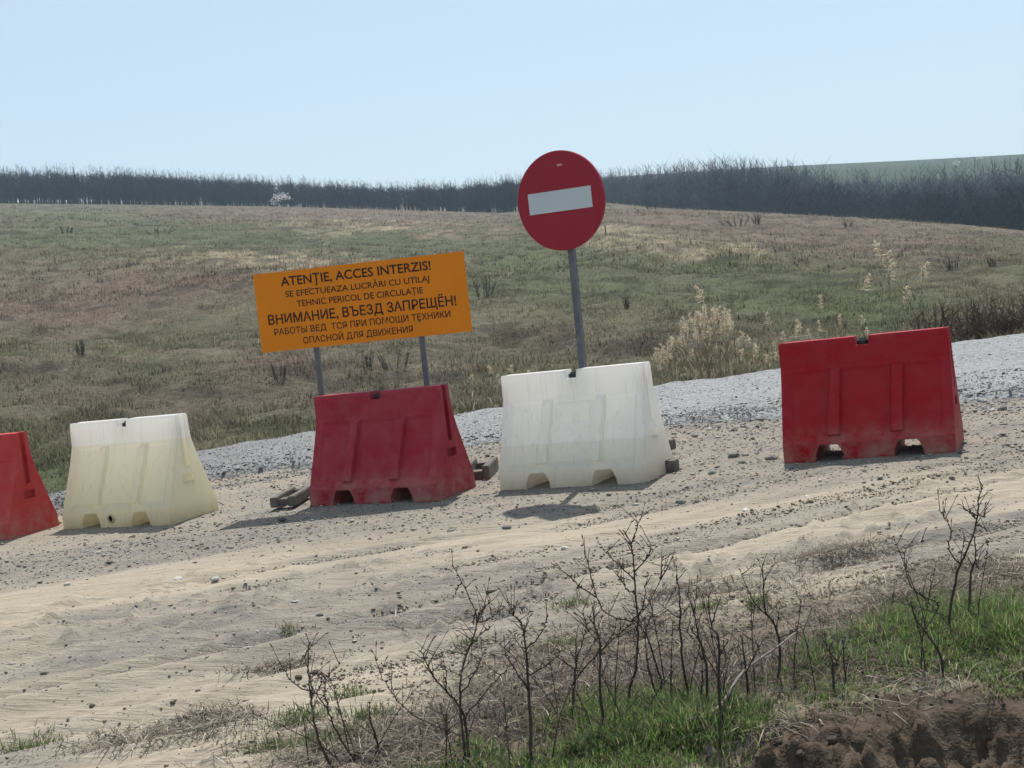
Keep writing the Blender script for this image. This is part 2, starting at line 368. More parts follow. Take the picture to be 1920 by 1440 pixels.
# near ground sheet
xs = np.concatenate([np.linspace(-13, -5.6, 60)[:-1], np.linspace(-5.6, -.5, 150)[:-1], np.linspace(-.5, 2.4, 190)[:-1], np.linspace(2.4, 5.6, 95), np.linspace(5.6, 13, 60)[1:]])
ys = np.concatenate([np.linspace(-6, 3., 24)[:-1], np.linspace(3., 5., 135)[:-1], np.linspace(5., 8.5, 130)[:-1], np.linspace(8.5, 19.5, 190)])
gx, gy = np.meshgrid(xs, ys); gz = T(gx, gy)
def grid_faces(ny, nx):
    i = np.arange(ny*nx).reshape(ny, nx); return np.stack([i[:-1, :-1], i[:-1, 1:], i[1:, 1:], i[1:, :-1]], -1).reshape(-1, 4)
me = tri_mesh('dirt_ground', np.stack([gx, gy, gz], -1).reshape(-1, 3), grid_faces(*gx.shape), smooth=True)
def poly_mask(X, Y, pts):
    inside = np.zeros(np.shape(X), bool); n = len(pts); j = n-1
    for i in range(n):
        xi, yi = pts[i]; xj, yj = pts[j]
        cnd = ((yi > Y) != (yj > Y)) & (X < (xj-xi)*(Y-yi)/((yj-yi) or 1e-9)+xi)
        inside ^= cnd; j = i
    return inside
def wpoly(px): return [tuple(flat_hit(*p)[:2]) for p in px]
LITTER = wpoly([(430, 1470), (560, 1390), (760, 1350), (900, 1270), (1000, 1190), (1150, 1150), (1330, 1150), (1480, 1120), (1640, 1090), (1760, 1090), (1960, 1040), (1980, 1150), (1760, 1180), (1560, 1240), (1400, 1290), (1200, 1340), (1000, 1390), (900, 1470)])
GREEN = wpoly([(800, 1470), (930, 1410), (1080, 1360), (1180, 1320), (1320, 1300), (1470, 1250), (1640, 1180), (1740, 1140), (1960, 1100), (1990, 1300), (1780, 1330), (1560, 1330), (1420, 1350), (1320, 1370), (1230, 1400), (1130, 1470)])
def soft(X, Y, poly, r=.12):
    w = 0
    for dx, dy in ((0, 0), (r, 0), (-r, 0), (0, r), (0, -r), (r, r), (-r, -r), (r, -r), (-r, r)): w = w+poly_mask(X+dx, Y+dy, poly)
    return w/9.
wob = (fbm(gx*2.5, gy*2.5, 91, 3)-.5)*.5
def stony_f(X, Y):
    u = X*math.cos(TRACK)+Y*math.sin(TRACK); v = -X*math.sin(TRACK)+Y*math.cos(TRACK)
    band = ss(fbm(u*.13, v*1.5, 93, 3), .47, .62)
    return np.clip(ss(Y+.10*X, 8.1, 9.1)*(.6+.6*fbm(X*.8, Y*1.3, 94, 3))*(.7+.3*ss(X, -3., .5))+.6*band*ss(Y, 5.2, 6.6), 0, 1)
stony = stony_f(gx, gy)
litter = soft(gx+wob, gy+wob*.6, LITTER)*.9+soft(gx+wob*.5, gy, GREEN)*.8
raw = ss(lip(gx)+(fbm(gx*2.2, gy*.4, 61, 3)-.5)*.35+(fbm(gx*7, gy*7, 65, 3)-.5)*.25-gy, -.22, -.02)*ss(gx, -.2, .25)
litter = np.maximum(litter, ss(lip(gx)+.5-gy, 0, .35)*ss(gx, -.4, .2))
e_ = edge_far(gx); litter = np.maximum(litter, ss(gy-e_, .1, .4))
c = np.zeros((gx.size, 3)); 
gvv = -gx*math.sin(TRACK)+gy*math.cos(TRACK)
for v0, w, _ in RUTS: stony = stony+.6*np.exp(-((gvv-v0-.06)/.16)**2)*ss(fbm(gx*.9, gy*.9, 97, 3), .42, .62)
c[:, 0] = np.clip(stony, 0, 1).ravel(); c[:, 1] = np.clip(litter*(1-raw), 0, 1).ravel(); c[:, 2] = raw.ravel()
av = me.attributes.new('col', 'FLOAT_COLOR', 'POINT'); av.data.foreach_set('color', np.concatenate([c, np.ones((len(c), 1))], 1).astype(np.float32).ravel())
gv = -gx*math.sin(TRACK)+gy*math.cos(TRACK)
lug = sum(np.exp(-((gv-v0)/w)**4) for v0, w in ((vof(300, 1245), .13), (vof(100, 1350), .13), (vof(1000, 1160), .12), (vof(900, 1300), .12)))
lug = lug*ss(fbm(gx*.8, gy*.8, 95, 2), .42, .6)
al = me.attributes.new('lug', 'FLOAT', 'POINT'); al.data.foreach_set('value', lug.astype(np.float32).ravel())
tag(link('dirt_ground', me, M_dirt), 'bare beige dirt verge with wheel ruts beside the gravel road', 'ground', kind='structure')

# hillside and everything behind it, as one sheet to the horizon
aa = np.concatenate([np.linspace(-1.1, -.42, 40)[:-1], np.linspace(-.42, .42, 360), np.linspace(.42, 1.1, 40)[1:]])
yy = np.concatenate([np.geomspace(13.5, 60, 190)[:-1], np.geomspace(60, 330, 150)[:-1], np.geomspace(330, FARY, 40)[:-1], np.linspace(FARY, 1500, 12)])
ga, gY = np.meshgrid(aa, yy); gX = ga*gY; gZ = T(gX, gY)-.03*(1-ss(gY, 18.5, 19.4))-.25*(1-ss(gY-edge_far(gX), -.1, .6))
hc = turf(gX, gY, gZ)
farm = ss(gY, 330, 420)[..., None]*ss(ga, -.1, .1)[..., None]
hc = hc*(1-farm)+np.array((.05, .07, .038))*farm
tag(link('hillside', tri_mesh('hillside', np.stack([gX, gY, gZ], -1).reshape(-1, 3), grid_faces(*gX.shape), hc.reshape(-1, 3), True), M_hill), 'rolling grassy hillside with patches of green and dry turf', 'hillside', kind='structure')
b = MB(); b.add([(-1800, -1500, -3.2), (1800, -1500, -3.2), (1800, 1800, -3.2), (-1800, 1800, -3.2)], [(0, 1, 2, 3)])
base = mat_plain('plain_turf', (.15, .13, .09), .95, .1, vs_=.3, obj=False)
tag(b.build('ground', base), 'flat open ground reaching to the horizon', 'ground', kind='structure')

# gravel road: a raised layer of crushed stone with a ragged near edge
xs = np.linspace(-8.5, 12, 420); rv = np.linspace(0, 1, 46)
rx, rr = np.meshgrid(xs, rv)
en = edge_near(rx)+(fbm(rx*1.6, rx*0+1, 101, 4)-.5)*.4; ef = edge_far(rx)+(fbm(rx*1.1, rx*0+7, 103, 3)-.5)*.35
ry = en+(ef-en)*rr
lipz = ss(rr, 0, .025)*(1-ss(rr, .96, 1.))
rz = tilt(rx)-.04+lipz*(.085+(fbm(rx*3, ry*3, 105, 4)-.5)*.05)+(fbm(rx*.5, ry*.5, 21, 3)-.5)*.06
tag(link('gravel_road', tri_mesh('gravel_road', np.stack([rx, ry, rz], -1).reshape(-1, 3), grid_faces(*rx.shape), smooth=True), M_road), 'pale grey crushed gravel road curving behind the barriers', 'road', kind='structure')
def Rz(X, Y):
    """height of what lies on top: road or dirt"""
    z = T(X, Y); r_ = tilt(X)-.04+.085+(fbm(X*3, Y*3, 105, 4)-.5)*.05+(fbm(X*.5, Y*.5, 21, 3)-.5)*.06
    on = (Y > edge_near(X)+.05) & (Y < edge_far(X)-.05)
    return np.where(on, np.maximum(z, r_), z)

# ------------------------------------------------------------------ plastic barriers
L, H = 1.12, .80
PROF = [(0, .264), (.02, .268), (.125, .262), (.15, .246), (.5, .108), (.62, .07), (.78, .062), (.80, .054)]
def halfw(h): return float(np.interp(h, [p[0] for p in PROF], [p[1] for p in PROF]))
RIBX = ((-.232, -.150, -.262, -.170), (.175, .262, .150, .240))
def barrier_body(plate=False):
    hs = sorted(set([p[0] for p in PROF]+list(np.linspace(.02, .78, 58)))); us = np.linspace(-L/2, L/2, 181); nh = len(hs)
    V = []; F = []
    for x in us:
        def pt(h, sgn):
            w = halfw(h)
            rec = float(ss(h, .15, .18)*(1-ss(h, .575, .605))*(1-ss(abs(x), .475, .5)))*.012
            t_ = (h-.165)/.44; lift = 0.
            for x0t, x1t, x0b, x1b in RIBX:
                xa, xb = x0b+(x0t-x0b)*t_, x1b+(x1t-x1b)*t_
                lift = max(lift, float(ss(x, xa, xa+.008)*(1-ss(x, xb-.008, xb))*ss(h, .16, .178)*(1-ss(h, .585, .605)))*.036)
            if plate and sgn < 0: lift = max(lift, float(ss(x, -.132, -.124)*(1-ss(x, .138, .146))*ss(h, .455, .466)*(1-ss(h, .566, .577)))*.010)
            return (x, sgn*(w-rec+lift), h)
        V += [pt(h, -1) for h in hs]+[pt(h, 1) for h in reversed(hs)]
    n = 2*nh
    for i in range(len(us)-1):
        for k in range(n): F.append((i*n+k, (i+1)*n+k, (i+1)*n+(k+1) % n, i*n+(k+1) % n))
    for i, flip in ((0, 0), (len(us)-1, 1)):
        for k in range(nh-1):
            q = (i*n+k, i*n+k+1, i*n+n-2-k, i*n+n-1-k); F.append(q[::-1] if flip else q)
    me = bpy.data.meshes.new('body'); me.from_pydata(V, [], F)
    bm = bmesh.new(); bm.from_mesh(me); bmesh.ops.recalc_face_normals(bm, faces=bm.faces); bm.to_mesh(me); bm.free()
    ob = bpy.data.objects.new('tmp_body', me); COL.objects.link(ob); cut = []
    def cutter(V, F):
        m = bpy.data.meshes.new('cut'); m.from_pydata(V, [], F); b = bmesh.new(); b.from_mesh(m); bmesh.ops.recalc_face_normals(b, faces=b.faces); b.to_mesh(m); b.free()
        o = bpy.data.objects.new('cut', m); COL.objects.link(o); cut.append(o)
        md = ob.modifiers.new('b', 'BOOLEAN'); md.operation = 'DIFFERENCE'; md.object = o; md.solver = 'EXACT'
    def prism(poly, y0, y1):      # poly in x,z
        k = len(poly); V = [(x, y0, z) for x, z in poly]+[(x, y1, z) for x, z in poly]
        cutter(V, [tuple(range(k)), tuple(range(2*k-1, k-1, -1))]+[(i, i+k, (i+1) % k+k, (i+1) % k) for i in range(k)])
    for cx in (-.253, .262): prism([(cx-.1, -.05), (cx+.1, -.05), (cx+.092, .045), (cx+.07, .098), (cx+.055, .112), (cx-.055, .112), (cx-.07, .098), (cx-.092, .045)], -.4, .4)
    prism([(-.042, .742), (.042, .742), (.06, .9), (-.06, .9)], -.3, .3)
    def box(x0, x1, y0, y1, z0, z1):
        cutter([(x, y, z) for z in (z0, z1) for y in (y0, y1) for x in (x0, x1)], [(0, 2, 3, 1), (4, 5, 7, 6), (0, 1, 5, 4), (2, 6, 7, 3), (0, 4, 6, 2), (1, 3, 7, 5)])
    for s in (1, -1):
        xa, xb = sorted((s*(L/2-.032), s*(L/2+.05)))
        box(xa, xb, -.026, .026, .40, .9); box(xa, xb, -.06, .06, .285, .345)
    dg = bpy.context.evaluated_depsgraph_get(); out = bpy.data.meshes.new_from_object(ob.evaluated_get(dg)); out.name = 'body'
    for o in cut+[ob]: bpy.data.objects.remove(o)
    out.polygons.foreach_set('use_smooth', np.zeros(len(out.polygons), bool))
    return out
BODY = barrier_body(); BODYP = barrier_body(True)
M_cap = mat_plain('black_plastic', (.015, .015, .016), .5, .4)
M_hole = mat_plain('painted_hole_shade', (.012, .010, .009), .9, .1)
def barrier(front_px, yaw, mat, label, group, plug=False, plate=False, rz=0.):
    p = flat_hit(*front_px); yw = R(yaw)
    c = p+Vector((math.sin(yw), math.cos(yw), 0))*.268
    ex = Vector((math.cos(yw), -math.sin(yw), 0)); ey = Vector((math.sin(yw), math.cos(yw), 0))
    zl, zr = [float(np.mean(T(np.array([(c+ex*d+ey*e).x for e in (-.2, 0, .2)]), np.array([(c+ex*d+ey*e).y for e in (-.2, 0, .2)])))) for d in (-.45, .45)]
    root = empty('water_barrier', (c.x, c.y, (zl+zr)/2-.008)); root.rotation_euler = (0, -math.atan2(zr-zl, .9)+rz, -yw)
    tag(root, label, 'barrier', group)
    link('body', (BODYP if plate else BODY).copy(), mat, root)
    b = MB(); b.tube([(0, 0, .735), (0, 0, .762), (0, 0, .772)], [.04, .04, .036], 18); cap = b.build('filler_cap', M_cap, root)
    b = MB(); b.box((0, 0, .776), (.05, .012, .012)); b.build('grip', M_cap, cap)
    if plug:
        y = -halfw(.07)
        b = MB(); n = 20
        V = [(-.035+math.cos(a)*r_, y-d, .07+math.sin(a)*r_) for r_, d in ((.036, -.004), (.036, .012), (.026, .016), (.022, .004)) for a in np.linspace(0, 2*math.pi, n, endpoint=False)]
        b.add(V, [(k*n+i, k*n+(i+1) % n, (k+1)*n+(i+1) % n, (k+1)*n+i) for k in range(3) for i in range(n)]); ring = b.build('drain_collar', mat, root)
        b = MB(); b.add([(-.035+math.cos(a)*.0235, y-.005, .07+math.sin(a)*.0235) for a in np.linspace(0, 2*math.pi, n, endpoint=False)], [tuple(range(n))]); b.build('hole_shade_disc', M_hole, ring)  # flat near-black disc: shade inside the drain opening painted, nothing is cut
    return root
MR = [mat_red('red_plastic_faded', (.50, .035, .04), (.56, .085, .075)), mat_red('red_plastic_dark', (.33, .016, .034), (.40, .06, .08)), mat_red('red_plastic', (.35, .005, .013), (.33, .016, .03))]
MW = [mat_white('white_plastic_tall_water', .62, (.80, .75, .56), .54), mat_white('white_plastic_low_water', .305, (.76, .73, .64))]
barrier((-83, 1018), 25, MR[0], 'faded bright red plastic barrier at the end of the row, beside the yellowed white one', 'red water barriers')
barrier((217, 988), 30, MW[0], 'yellowed white plastic barrier with an open black drain hole at its foot', 'white water barriers', plug=True)
barrier((698, 945), 30, MR[1], 'dull dark red plastic barrier in front of the orange warning board', 'red water barriers')
barrier((1070, 913), 29, MW[1], 'greyish white plastic barrier with a moulded plate, in front of the no entry sign', 'white water barriers', plate=True)
barrier((1629, 861), 23, MR[2], 'deep crimson plastic barrier standing apart with see-through lifting slots', 'red water barriers')

# ------------------------------------------------------------------ signs
M_steel = mat_plain('galvanised_steel', (.12, .125, .135), .5, .4, .3, .3, 14)
M_orange = mat_plain('orange_sheet', (.70, .215, .006), .5, .2, var=.06, vs_=3)
M_ink = mat_plain('black_print', (.035, .018, .012), .6, .2, var=.2, vs_=30)
M_back = mat_plain('grey_sheet_back', (.32, .33, .34), .5, .4, .3)
M_signred = mat_plain('sign_red', (.28, .013, .028), .45, .25, var=.08, vs_=4)
M_signwhite = mat_plain('sign_white', (.47, .52, .55), .4, .4, var=.04, vs_=5)
M_beam = mat_plain('weathered_beam', (.13, .115, .10), .9, .2, var=.4, vs_=10, bump=.006)
M_beamtop = M_beam
# orange board
BC = Vector((-1.068, 10.76, 1.411)); BW, BH, BYAW = 1.634, .60, R(7.7)
g0 = Tz(BC.x, BC.y+.06)
root = empty('warning_board', (BC.x, BC.y, g0), -BYAW)
tag(root, 'orange warning board with black Romanian and Russian text on two grey posts', 'sign')
zb = BC.z-g0; rt = Matrix.Rotation(-.0093, 3, 'Y')
b = MB(); b.box((0, 0, 0), (BW, .006, BH)); bo = b.build('board', M_orange, root, (0, 0, zb), bevel=.0015); bo.rotation_euler = rt.to_euler()
for x in (-.393, .428):
    b = MB(); top = zb-.02
    pts = [(-.02, .0), (.02, .0), (.02, .035), (.014, .035), (.014, .007), (-.014, .007), (-.014, .035), (-.02, .035)]
    V = [(x+px, .008+py, z) for z in (.04, top) for px, py in pts]; k = 8
    b.add(V, [(i, (i+1) % k, (i+1) % k+k, i+k) for i in range(k)]+[tuple(range(k-1, -1, -1)), tuple(range(k, 2*k))])
    po = b.build('post', M_steel, root)
    for dz in (.15, -.18):
        b = MB(); b.tube([(x, .0, zb+dz), (x, -.008, zb+dz)], [.009, .008], 8); b.build('bolt', M_steel, po)
# ladder base of beams on the dirt: two cross beams, one stretcher
for x0, x1, y0, y1, h in ((-.76, -.57, -.40, .12, .075), (.62, .84, .0, .5, .13)):
    b = MB(); wdt = .055; cx = (x0+x1)/2
    for xa in (x0+wdt/2, x1-wdt/2): b.box((xa, (y0+y1)/2, h/2), (wdt, y1-y0, h))
    b.build('base_beam', M_beam, root, bevel=.006)
    for yq, dq, hq in ((y1-.05, .09, .7), (y0+.09, .12, .6)):
        b = MB(); b.box((cx, yq, h*hq/2+.01), (x1-x0-2*wdt-.004, dq, h*hq)); b.build('spacer_block', M_beam, root, bevel=.005)
b = MB(); b.box((.02, .10, .05), (1.19, .07, .09)); b.build('stretcher', M_beam, root, bevel=.006)
def text_mesh(body, bold=.0):
    cu = bpy.data.curves.new('t', 'FONT'); cu.body = body; cu.size = 1; cu.resolution_u = 4; cu.extrude = .0
    o = bpy.data.objects.new('t', cu); COL.objects.link(o); dg = bpy.context.evaluated_depsgraph_get(); dg.update()
    c2 = o.to_curve(dg).copy(); bpy.data.objects.remove(o)
    for sp in c2.splines:          # the soft and hard sign glyphs overlap themselves: open them so that their bowls stay hollow
        bp = sp.bezier_points
        if len(bp) == 19 and abs(bp[0].co.x-bp[-1].co.x) < 1e-3:
            st_x = bp[9].co.x
            for p in (bp[0], bp[-1]):
                p.handle_left_type = p.handle_right_type = 'VECTOR'; p.co.x += .0262+2*bold
            for q in c2.splines:
                qp = q.bezier_points
                if len(qp) == 4 and 0 < max(p.co.x for p in qp)-st_x < .03:
                    mx_ = max(p.co.x for p in qp)
                    for p in qp:
                        if p.co.x > mx_-1e-3: p.handle_left_type = p.handle_right_type = 'VECTOR'; p.co.x = st_x-.001-2*bold
    c2.dimensions = '2D'; c2.fill_mode = 'BOTH'; c2.offset = bold; c2.resolution_u = 4
    o = bpy.data.objects.new('t', c2); COL.objects.link(o); dg = bpy.context.evaluated_depsgraph_get(); dg.update()
    me = bpy.data.meshes.new_from_object(o.evaluated_get(dg)); bpy.data.objects.remove(o); return me
LINES = [('ATEN\u021aIE, ACCES INTERZIS!', .129, .841, .183, .112, .018), ('SE EFECTUEAZA LUCR\u0102RI CU UTILAJ', .145, .828, .328, .074, .012), ('TEHNIC PERICOL DE CIRCULA\u021aIE', .193, .793, .464, .078, .012),
         ('\u0412\u041d\u0418\u041c\u0410\u041d\u0418\u0415, \u0412\u042a\u0415\u0417\u0414 \u0417\u0410\u041f\u0420\u0415\u0429\u0401\u041d!', .048, .941, .655, .118, .018), ('\u0420\u0410\u0411\u041e\u0422\u042b \u0412\u0415\u0414  \u0422\u0421\u042f \u041f\u0420\u0418 \u041f\u041e\u041c\u041e\u0429\u0418 \u0422\u0415\u0425\u041d\u0418\u041a\u0418', .07, .908, .795, .078, .012),
         ('\u041e\u041f\u0410\u0421\u041d\u041e\u0419 \u0414\u041b\u042f \u0414\u0412\u0418\u0416\u0415\u041d\u0418\u042f', .203, .726, .935, .078, .012)]
for body, u0, u1, vb, cap, bold in LINES:
    me = text_mesh(body, bold); co = np.empty(len(me.vertices)*3, np.float32); me.vertices.foreach_get('co', co); co = co.reshape(-1, 3)
    capm = text_mesh('H', bold); hc_ = max(v.co.y for v in capm.vertices)
    sx = (u1-u0)*BW/(co[:, 0].max()-co[:, 0].min()); sz = cap*BH/hc_
    q = np.stack([(co[:, 0]-co[:, 0].min())*sx+(u0-.5)*BW, np.full(len(co), -.0042), co[:, 1]*sz+(.5-vb)*BH], -1)
    me.vertices.foreach_set('co', q.astype(np.float32).ravel()); me.update(); me.name = 'lettering'
    link('lettering', me, M_ink, bo)
# round no-entry sign
DC = Vector((.462, 10.044, 1.990)); DY = R(32.2); gd = Tz(.5, 10.15)
root = empty('no_entry_sign', (DC.x, DC.y, gd), -DY)
tag(root, 'round red no entry sign with a white bar on a tall grey post', 'sign')
b = MB(); n = 72; prof = [(0, 0), (.338, 0), (.346, .0015), (.35, .006), (.35, .026), (.342, .026), (.338, .010), (0, .010)]
V = [(r_*math.cos(a), y, r_*math.sin(a)) for r_, y in prof[1:-1] for a in np.linspace(0, 2*math.pi, n, endpoint=False)]
k = len(prof)-2; F = [(j*n+i, (j+1)*n+i, (j+1)*n+(i+1) % n, j*n+(i+1) % n) for j in range(k-1) for i in range(n)]
F += [tuple(range(n)), tuple((k-1)*n+i for i in range(n-1, -1, -1))]
b.add(V, F); di = b.build('disc', M_signred, root, (0, 0, DC.z-gd)); di.rotation_euler = (0, -.0114, 0)
bm = bmesh.new(); bm.from_mesh(di.data); bmesh.ops.recalc_face_normals(bm, faces=bm.faces); bm.to_mesh(di.data); bm.free()
b = MB(); b.box((0, -.0012, 0), (.51, .0018, .148)); b.build('white_bar', M_signwhite, di)
b = MB(); b.box((.028, -.0012, .247), (.042, .0018, .015)); b.build('sticker', mat_plain('pale_sticker', (.5, .3, .3), .5), di)
for dz in (.12, -.12):
    b = MB(); b.box((.02, .021, dz), (.26, .02, .03)); b.build('clamp', M_steel, di)
b = MB(); V = []; pts = [(-.022, 0), (.022, 0), (.022, .04), (.015, .04), (.015, .007), (-.015, .007), (-.015, .04), (-.022, .04)]; k = 8
for z in (.03, DC.z-gd+.2): V += [(.027+px, .033+py, z) for px, py in pts]
b.add(V, [(i, (i+1) % k, (i+1) % k+k, i+k) for i in range(k)]+[tuple(range(k-1, -1, -1)), tuple(range(k, 2*k))]); b.build('post', M_steel, root)
P1 = flat_hit(1270, 884)-Vector((DC.x, DC.y, gd)); P2 = flat_hit(1264, 843)-Vector((DC.x, DC.y, gd))
Mi = Matrix.Rotation(DY, 3, 'Z')
for P in (P1, P2):
    q = Mi @ Vector((P.x, P.y, 0)); q2 = Mi @ Vector((P.x-.75*math.cos(R(29)), P.y+.75*math.sin(R(29)), 0))
    d = (q2-q).normalized(); mid = (q+q2)/2; ang = math.atan2(d.y, d.x)
    b = MB(); b.box((mid.x, mid.y, .05), ((q2-q).length, .1, .1), Matrix.Rotation(ang, 3, 'Z')); b.build('base_beam', M_beam, root, bevel=.006)
a_ = Mi @ Vector((P1.x-.6*math.cos(R(29)), P1.y+.6*math.sin(R(29)), 0)); c_ = Mi @ Vector((P2.x-.6*math.cos(R(29)), P2.y+.6*math.sin(R(29)), 0)); d = c_-a_; mid = (a_+c_)/2
b = MB(); b.box((mid.x, mid.y, .045), (d.length-.105, .12, .085), Matrix.Rotation(math.atan2(d.y, d.x), 3, 'Z')); b.build('stretcher', M_beam, root, bevel=.006)

# ------------------------------------------------------------------ loose stuff on the ground
def blades(X, Y, Z, h, w, lean, az, col, seg=2, droop=.35):
    """tapered blades: returns V,F,C"""
    n = len(X); fa = az+np.pi/2
    d = np.stack([np.cos(az), np.sin(az), np.zeros(n)], -1); s_ = np.stack([np.cos(fa), np.sin(fa), np.zeros(n)], -1)
    base = np.stack([X, Y, Z], -1); lv = []
    for k in range(seg):
        t = k/seg; c = base+d*(lean*h*t**1.6)[:, None]; c[:, 2] += h*(t-droop*lean*t*t)
        hw = (w*.5*(1-.45*t))[:, None]; lv += [c-s_*hw, c+s_*hw]
    tip = base+d*(lean*h)[:, None]; tip[:, 2] += h*(1-droop*lean); lv.append(tip)
    m = 2*seg+1; V = np.stack(lv, 1).reshape(-1, 3); o = (np.arange(n)*m)[:, None]; F = []
    for k in range(seg-1):
        a = 2*k; F += [o+np.array([a, a+1, a+3]), o+np.array([a, a+3, a+2])]
    F.append(o+np.array([2*seg-2, 2*seg-1, 2*seg])); F = np.concatenate(F)
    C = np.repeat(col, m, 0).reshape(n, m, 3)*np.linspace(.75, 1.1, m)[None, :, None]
    return V, F, C.reshape(-1, 3)
def jit(n, s=.25): return (1+s*rng.standard_normal(n)).clip(.4, 1.8)
def pick(pal, n): return np.array(pal)[rng.integers(0, len(pal), n)]
# hillside turf: blades and tussocks, larger and sparser with distance
def hill_blades(n, y0, y1, h, w, seg, amax=.42):
    Y = np.exp(rng.uniform(math.log(y0), math.log(y1), n)); a = rng.uniform(-amax, amax, n); X = a*Y
    clump = fbm(X*1.6, Y*1.2, 201, 3); keep = (clump > .36+.12*rng.standard_normal(n)) & (Y > edge_far(X)+.15); X, Y = X[keep], Y[keep]; k = len(X)
    Z = T(X, Y)-.01; c = turf(X, Y, Z)*jit(k, .28)[:, None]*1.12
    dry = rng.random(k) < .22; c[dry] = c[dry]*.5+np.array([(.20, .165, .11)])*.5*jit(dry.sum())[:, None]
    sc = jit(k, .35)*(.55+.9*ss(clump[keep], .4, .7))
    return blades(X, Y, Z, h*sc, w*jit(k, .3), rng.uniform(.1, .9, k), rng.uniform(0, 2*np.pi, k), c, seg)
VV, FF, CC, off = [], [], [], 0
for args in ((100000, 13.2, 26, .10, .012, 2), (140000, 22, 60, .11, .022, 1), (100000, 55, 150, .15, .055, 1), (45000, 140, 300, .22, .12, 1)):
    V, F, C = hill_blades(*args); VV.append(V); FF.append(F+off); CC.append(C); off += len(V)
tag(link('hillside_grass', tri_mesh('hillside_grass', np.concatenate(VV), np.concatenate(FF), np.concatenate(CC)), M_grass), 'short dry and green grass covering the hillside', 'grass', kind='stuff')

def sample_poly(poly, n, r=.15):
    p = np.array(poly); x = rng.uniform(p[:, 0].min()-r, p[:, 0].max()+r, n); y = rng.uniform(p[:, 1].min()-r, p[:, 1].max()+r, n)
    k = rng.random(n) < soft(x+(fbm(x*3, y*3, 211, 2)-.5)*.5, y+(fbm(x*3, y*3, 213, 2)-.5)*.5, poly, r); return x[k], y[k]
def spot(px, py, rx, ry, n):
    c = flat_hit(px, py); e = flat_hit(px, py-ry); f_ = flat_hit(px+rx, py); x = c.x+rng.standard_normal(n)*abs(f_.x-c.x)*.55; y = c.y+rng.standard_normal(n)*abs(e.y-c.y)*.55; return x, y
# fresh green verge grass
gx_, gy_ = sample_poly(GREEN, 90000, .12)
den = fbm(gx_*3.2, gy_*3.2, 221, 3); k = rng.random(len(gx_)) < ss(den, .42, .66); gx_, gy_ = gx_[k], gy_[k]
for q in ((1230, 1385, 130, 40, 4600), (1120, 1430, 140, 30, 3600), (1350, 1340, 120, 25, 2000), (1700, 1230, 120, 40, 1800), (1820, 1220, 120, 55, 3600), (1560, 1280, 120, 35, 1700), (1000, 1445, 100, 20, 1300), (1880, 1180, 60, 40, 1500)):
    x, y = spot(*q); gx_ = np.concatenate([gx_, x]); gy_ = np.concatenate([gy_, y])
k = gy_ > lip(gx_)-.08; gx_, gy_ = gx_[k], gy_[k]; n = len(gx_)
col = pick([(.12, .20, .055), (.14, .23, .065), (.095, .16, .045), (.17, .21, .085), (.24, .22, .13), (.17, .15, .095)], n)*jit(n)[:, None]
hh = .052*jit(n, .45)*(.6+.8*ss(fbm(gx_*2, gy_*2, 223, 2), .35, .65))
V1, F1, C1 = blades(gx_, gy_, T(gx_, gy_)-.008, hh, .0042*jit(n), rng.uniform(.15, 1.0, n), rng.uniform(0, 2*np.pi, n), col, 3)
# small tufts out on the dirt
xs_, ys_ = [], []
for q in ((540, 1182, 14, 6, 90), (560, 1350, 50, 14, 520), (620, 1395, 70, 18, 700), (60, 1400, 60, 14, 420), (690, 1345, 40, 12, 260), (520, 1400, 60, 12, 350), (1070, 1135, 40, 8, 160), (1330, 1135, 30, 8, 150), (1420, 1125, 30, 8, 150), (660, 1300, 40, 8, 140), (1060, 1205, 50, 8, 160), (880, 1200, 30, 6, 70), (1760, 1120, 80, 12, 400)):
    x, y = spot(*q); xs_.append(x); ys_.append(y)
x = np.concatenate(xs_); y = np.concatenate(ys_); n = len(x); col = pick([(.10, .16, .055), (.12, .17, .065), (.20, .18, .10)], n)*jit(n)[:, None]
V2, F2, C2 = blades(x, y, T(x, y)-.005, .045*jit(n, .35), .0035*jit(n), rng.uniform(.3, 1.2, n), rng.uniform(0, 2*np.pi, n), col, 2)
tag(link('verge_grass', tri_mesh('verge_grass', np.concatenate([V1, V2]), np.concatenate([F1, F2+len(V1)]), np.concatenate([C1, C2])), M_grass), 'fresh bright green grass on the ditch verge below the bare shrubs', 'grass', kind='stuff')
# dead stalks and litter
x, y = sample_poly(LITTER, 62000, .16); k = rng.random(len(x)) < ss(fbm(x*2.4, y*2.4, 231, 3), .3, .6); x, y = x[k], y[k]
for q in ((400, 1355, 70, 20, 900), (250, 1390, 120, 20, 700), (520, 1240, 90, 8, 400), (1560, 1040, 160, 16, 1300), (1800, 1060, 160, 20, 1500), (1300, 1105, 200, 10, 900), (870, 1150, 120, 8, 300), (1700, 1240, 180, 50, 1300), (700, 1410, 100, 20, 700), (1450, 1350, 160, 12, 260)):
    a, b_ = spot(*q); x = np.concatenate([x, a]); y = np.concatenate([y, b_])
n = len(x); col = pick([(.17, .14, .108), (.115, .092, .072), (.07, .057, .048), (.24, .205, .155), (.10, .084, .074), (.34, .30, .24)], n)*jit(n)[:, None]
V1, F1, C1 = blades(x, y, T(x, y)-.004, .05*jit(n, .45), .0034*jit(n), rng.uniform(1.2, 2.9, n), rng.uniform(0, 2*np.pi, n), col, 2, .32)
x, y = sample_poly(LITTER, 9000, .2)
for q in ((1250, 1290, 260, 50, 1500), (1500, 1230, 200, 50, 1000), (950, 1360, 160, 50, 900), (1750, 1160, 160, 40, 600), (700, 1400, 120, 30, 220)):
    a, b_ = spot(*q); x = np.concatenate([x, a]); y = np.concatenate([y, b_])
